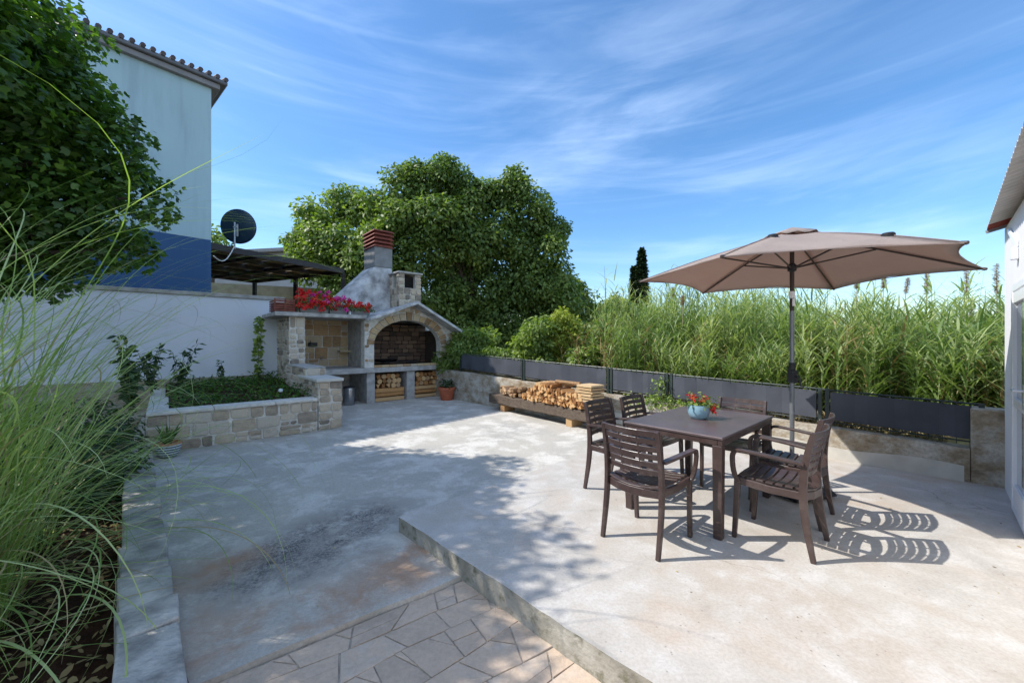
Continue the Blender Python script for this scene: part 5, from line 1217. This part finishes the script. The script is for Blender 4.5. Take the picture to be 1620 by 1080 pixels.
# ------------------------------------------------------------------ reeds
def reeds(name, n, srange, orange, hr, m, label, nleaf=15, dead=0):
    s = rng.uniform(*srange, n); o_ = rng.uniform(*orange, n)
    B = np.array([list(W0+wd*a+wn*b_) for a, b_ in zip(s, o_)]); B[:, 2] = .30+np.minimum(o_, 6)*.03
    clump = .84+.26*np.sin(s*2.3+1.3)*np.sin(o_*2.1+s)+.10*np.sin(s*1.37+.6*o_)
    H = rng.uniform(*hr, n)*clump*(1+.065*s); lean = rng.normal(0, .07, (n, 2))
    out = []; rr_ = []
    # stems
    az = rng.uniform(0, 6.28, n); Vs, Fs = ribbons(B, az, H, np.full(n, .016), np.abs(rng.normal(0, .06, n)), rng.uniform(0, .15, n), 4, prof=np.array([1, 1, .9, .7, .3])); out.append((Vs, Fs)); rr_.append(np.repeat(rng.uniform(.2, .8, n), 4))
    st0 = rng.normal(0, .06, n)
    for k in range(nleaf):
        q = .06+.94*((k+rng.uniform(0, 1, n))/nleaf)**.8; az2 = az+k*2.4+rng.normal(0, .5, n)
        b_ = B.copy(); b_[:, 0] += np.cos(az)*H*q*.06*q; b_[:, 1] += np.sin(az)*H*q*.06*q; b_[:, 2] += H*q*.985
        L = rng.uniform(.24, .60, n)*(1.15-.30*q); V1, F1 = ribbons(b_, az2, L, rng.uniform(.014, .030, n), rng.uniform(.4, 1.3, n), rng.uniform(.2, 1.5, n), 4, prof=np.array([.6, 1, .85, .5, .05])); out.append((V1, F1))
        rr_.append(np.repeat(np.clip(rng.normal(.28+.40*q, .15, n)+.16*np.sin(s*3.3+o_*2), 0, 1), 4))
    V, F = join(out); o = fast(name, V, 4, np.concatenate(rr_), m, F=F, smooth=True); tag(o, label, 'reeds', kind='stuff'); return o
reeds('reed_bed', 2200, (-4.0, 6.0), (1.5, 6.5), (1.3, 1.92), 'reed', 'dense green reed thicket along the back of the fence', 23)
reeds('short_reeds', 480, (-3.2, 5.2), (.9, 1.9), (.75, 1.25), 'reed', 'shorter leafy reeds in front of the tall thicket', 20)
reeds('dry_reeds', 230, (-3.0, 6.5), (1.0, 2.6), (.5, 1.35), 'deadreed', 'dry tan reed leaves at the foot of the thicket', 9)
def plume(px_, top, Y, label, lean=0, Lp=.42):
    tp = wp(px_, top, Y); base = Vector((tp.x-lean*.8, Y, .35)); H = tp.z-.35
    t_ = thing('reed_plume', label, 'plume', tuple(base), 0, 'tall plumes above the reeds'); pts = bez([(0, 0, 0), (lean*.1, 0, H*.5), (lean*.5, 0, H*.85), (lean*.8, 0, H)], 8)
    mb = MB(); mb.tube(pts, [.009]*5+[.007, .006, .005, .002], 6); mb.build('stalk', 'plume', t_)
    n = 420; q = rng.uniform(0, 1, n); c = np.array([list(pts[8].lerp(pts[7], (1-a)*Lp/(pts[8]-pts[7]).length)) for a in q]); a = rng.uniform(0, 6.28, n); w_ = .024*np.sin(np.clip(q*.85+.12, 0, 1)*np.pi)
    P = c+np.stack([np.cos(a)*w_, np.sin(a)*w_, np.zeros(n)], 1)*rng.uniform(0, 1, (n, 1)); D = np.stack([np.cos(a)*.25, np.sin(a)*.25, np.ones(n)], 1); fast('plume_head', leaves(P, norm(D), .05, SLIM, .0, .12), 4, rng.uniform(0, 1, n), 'plume', t_)
plume(1576, 418, 6.4, 'tan plume nearest the white house, on a tall bare stalk', -.04, .5); plume(1529, 428, 6.8, 'tan plume on a bare stalk below the right parasol corner', .0, .42)
plume(1537, 482, 6.9, 'short leaning plume close to the stalk of a taller one', .06, .3); plume(1466, 434, 7.0, 'pale plume directly under the right part of the canopy', .0, .36)
plume(1437, 440, 7.4, 'dark plume leaning right under the canopy', .22, .3); plume(1398, 440, 7.6, 'small plume left of the leaning ones', .03, .2); plume(1356, 444, 7.6, 'thin plume left of the group under the canopy', .05, .15)
plume(1080, 468, 8.4, 'thin plume rising left of the parasol pole', .0, .2); plume(1065, 455, 9.2, 'slender plume beneath the left canopy corner', .02, .25)

# ------------------------------------------------------------------ foreground pampas grass
def clump(label, base, n, Lr, spreadr, azc, azs, wr, th=(.05, .75), bend=(1.2, 2.6)):
    t_ = thing('pampas_grass', label, 'ornamental grass', base, 0, 'pampas grass clumps'); az = azc+rng.normal(0, azs, n) if azs < 3 else rng.uniform(0, 6.28, n)
    rr_ = np.sqrt(rng.uniform(0, 1, n))*spreadr; aa = rng.uniform(0, 6.28, n); B = np.stack([base[0]+rr_*np.cos(aa), base[1]+rr_*np.sin(aa), np.full(n, base[2])], 1)
    L = rng.uniform(*Lr, n); th0 = rng.uniform(*th, n); hi = rng.uniform(0, 1, n) < .46; L = np.where(hi, rng.uniform(Lr[1]*.8, Lr[1]*1.08, n), L); th0 = np.where(hi, rng.uniform(.02, .34, n), th0); bd_ = np.where(hi, rng.uniform(bend[0]*.85, bend[0]*1.45, n), rng.uniform(*bend, n)); ac = math.atan2(-base[1], -base[0]); cs = np.cos(az-ac); L = np.where(cs > .45, L*.62, L)
    L = np.where((np.cos(az) > .3) & (cs <= .45), L*.95, L); SG = 24
    V, F = ribbons(B, az, L, rng.uniform(*wr, n), th0, bd_, SG, rng.normal(0, .75, n), prof=np.interp(np.linspace(0, 1, SG+1), [0, .15, .5, .75, .9, 1], [.7, 1, .92, .65, .35, .05]), ex=2.0)
    VV = V.reshape(n, -1, 3); ok_ = (VV[:, :, 0].max(1) < -1.05) & (np.hypot(VV[:, :, 0], VV[:, :, 1]).min(1) > 1.7)
    VV = VV[ok_]; n = len(VV); V = VV.reshape(-1, 3); bi = (np.arange(n)*(SG+1)*2)[:, None]+np.arange(SG)[None]*2; F = np.stack([bi, bi+1, bi+3, bi+2], -1).reshape(-1, 4)
    d = rng.uniform(0, 1, n) < .10; rn = np.repeat(rng.uniform(0, 1, n), SG)
    F = F.reshape(n, SG, 4); rn = rn.reshape(n, SG)
    fast('green_blades', V, 4, rn[~d].ravel(), 'pampas', t_, base, F=F[~d].reshape(-1, 4), smooth=True)
    fast('dry_blades', V, 4, rn[d].ravel(), 'pampasdry', t_, base, F=F[d].reshape(-1, 4), smooth=True)
clump('large pampas grass fountain filling the left foreground', (-3.3, 2.05, -.28), 680, (1.7, 3.9), .42, .3, 1.3, (.006, .014), (.02, .95), (1.5, 3.3))
clump('pampas grass clump reaching in from the left edge, closest to the camera', (-2.75, 1.4, -.28), 120, (1.8, 3.4), .22, 0, 9, (.006, .012), (.1, .9), (1.4, 2.6))
clump('pampas grass clump behind the large one beside the kerb', (-4.0, 3.1, -.28), 240, (1.6, 3.1), .25, 0, 9, (.006, .012))
# low dark bushes in the bed
def lowbush(label, c, r_, n, size=.10):
    t_ = thing('bed_shrub', label, 'shrub', (c[0], c[1], -.28)); P = sphere_dirs(n)*np.array([r_, r_, r_*.8])*rng.uniform(.6, 1, (n, 1))+np.array([0, 0, r_*.6]); fast('crown', leaves(P, norm(P), size, SLIM*np.array([1.8, 1, 1]), .3, .5), 4, rng.uniform(0, 1, n), 'darkleaf', t_)
    mb = MB(); 
    for k in range(5): a = k*1.26; mb.tube([(0, 0, 0), (r_*.5*math.cos(a), r_*.5*math.sin(a), r_*.8)], [.012, .005], 5)
    mb.build('trunk', 'bark', t_)
lowbush('low dark bush under the tree left of the kerb', (-4.6, 4.1), .6, 2200)
lowbush('low dark bush behind the largest grass clump', (-4.4, 2.9), .75, 2600)
lowbush('low dark bush next to the planter corner', (-5.6, 5.0), .7, 2200)
n = 2600; P = np.array([list(cA-dA*rng.uniform(-1.6, 3)-dB*rng.uniform(.26, 2.4)) for _ in range(n)]); P[:, 2] = -.275+rng.uniform(0, .03, n)
o = fast('leaf_litter', leaves(P, norm(rng.normal(0, 1, P.shape)*[1, 1, .25]), .06, OVAL*np.array([.8, 1, 1]), .8, .3), 6, rng.uniform(0, 1, n), 'deadreed'); tag(o, 'dry brown leaf litter on the soil of the bed', 'leaf litter', kind='stuff')
# fallen leaves and twigs on the patio
P = []
n = 60; P = np.stack([rng.uniform(-2.6, .4, n), rng.uniform(1.7, 5, n), np.full(n, LZ+.006)], 1)
P = np.array([p for p in P if (Vector(p.tolist())-Cn).dot(-dB) > .1 and (Vector(p.tolist())-cA).dot(dB) > .1 and (Vector((float(p[0]), float(p[1]), 0))-pv0).dot(Vector((.6, -.8, 0))) < -.05])
o = fast('fallen_leaves', leaves(P, norm(rng.normal(0, 1, P.shape)*[1, 1, .05]), .02, OVAL, .9, .1), 6, rng.uniform(0, 1, len(P)), 'pampasdry'); 
k_ = 45; P3 = np.stack([rng.uniform(.2, 4.2, k_), rng.uniform(1.8, 4.6, k_), np.full(k_, .004)], 1)
P3 = np.array([q for q in P3 if (Vector(q.tolist())-Cn).dot(dB) > .1 and (Vector(q.tolist())-Cn-dB*4.2).dot(dB) < 0 and (Vector(q.tolist())-W0).dot(wn) < -.1 and (Vector(q.tolist())-W0).dot(Vector((-.682, .731, 0))) > .05 and (Vector(q.tolist())-Cn).dot(dA) < -.1])
o2 = fast('fallen_leaves', leaves(P3, norm(rng.normal(0, 1, P3.shape)*[1, 1, .05]), .022, OVAL, .9, .1), 6, rng.uniform(0, 1, len(P3)), 'deadreed'); tag(o2, 'tiny dry leaves scattered over the pale raised terrace', 'leaves', kind='stuff')
tag(o, 'tiny dry leaves scattered over the stained patio', 'leaves', kind='stuff')

scene.render.engine = 'CYCLES'
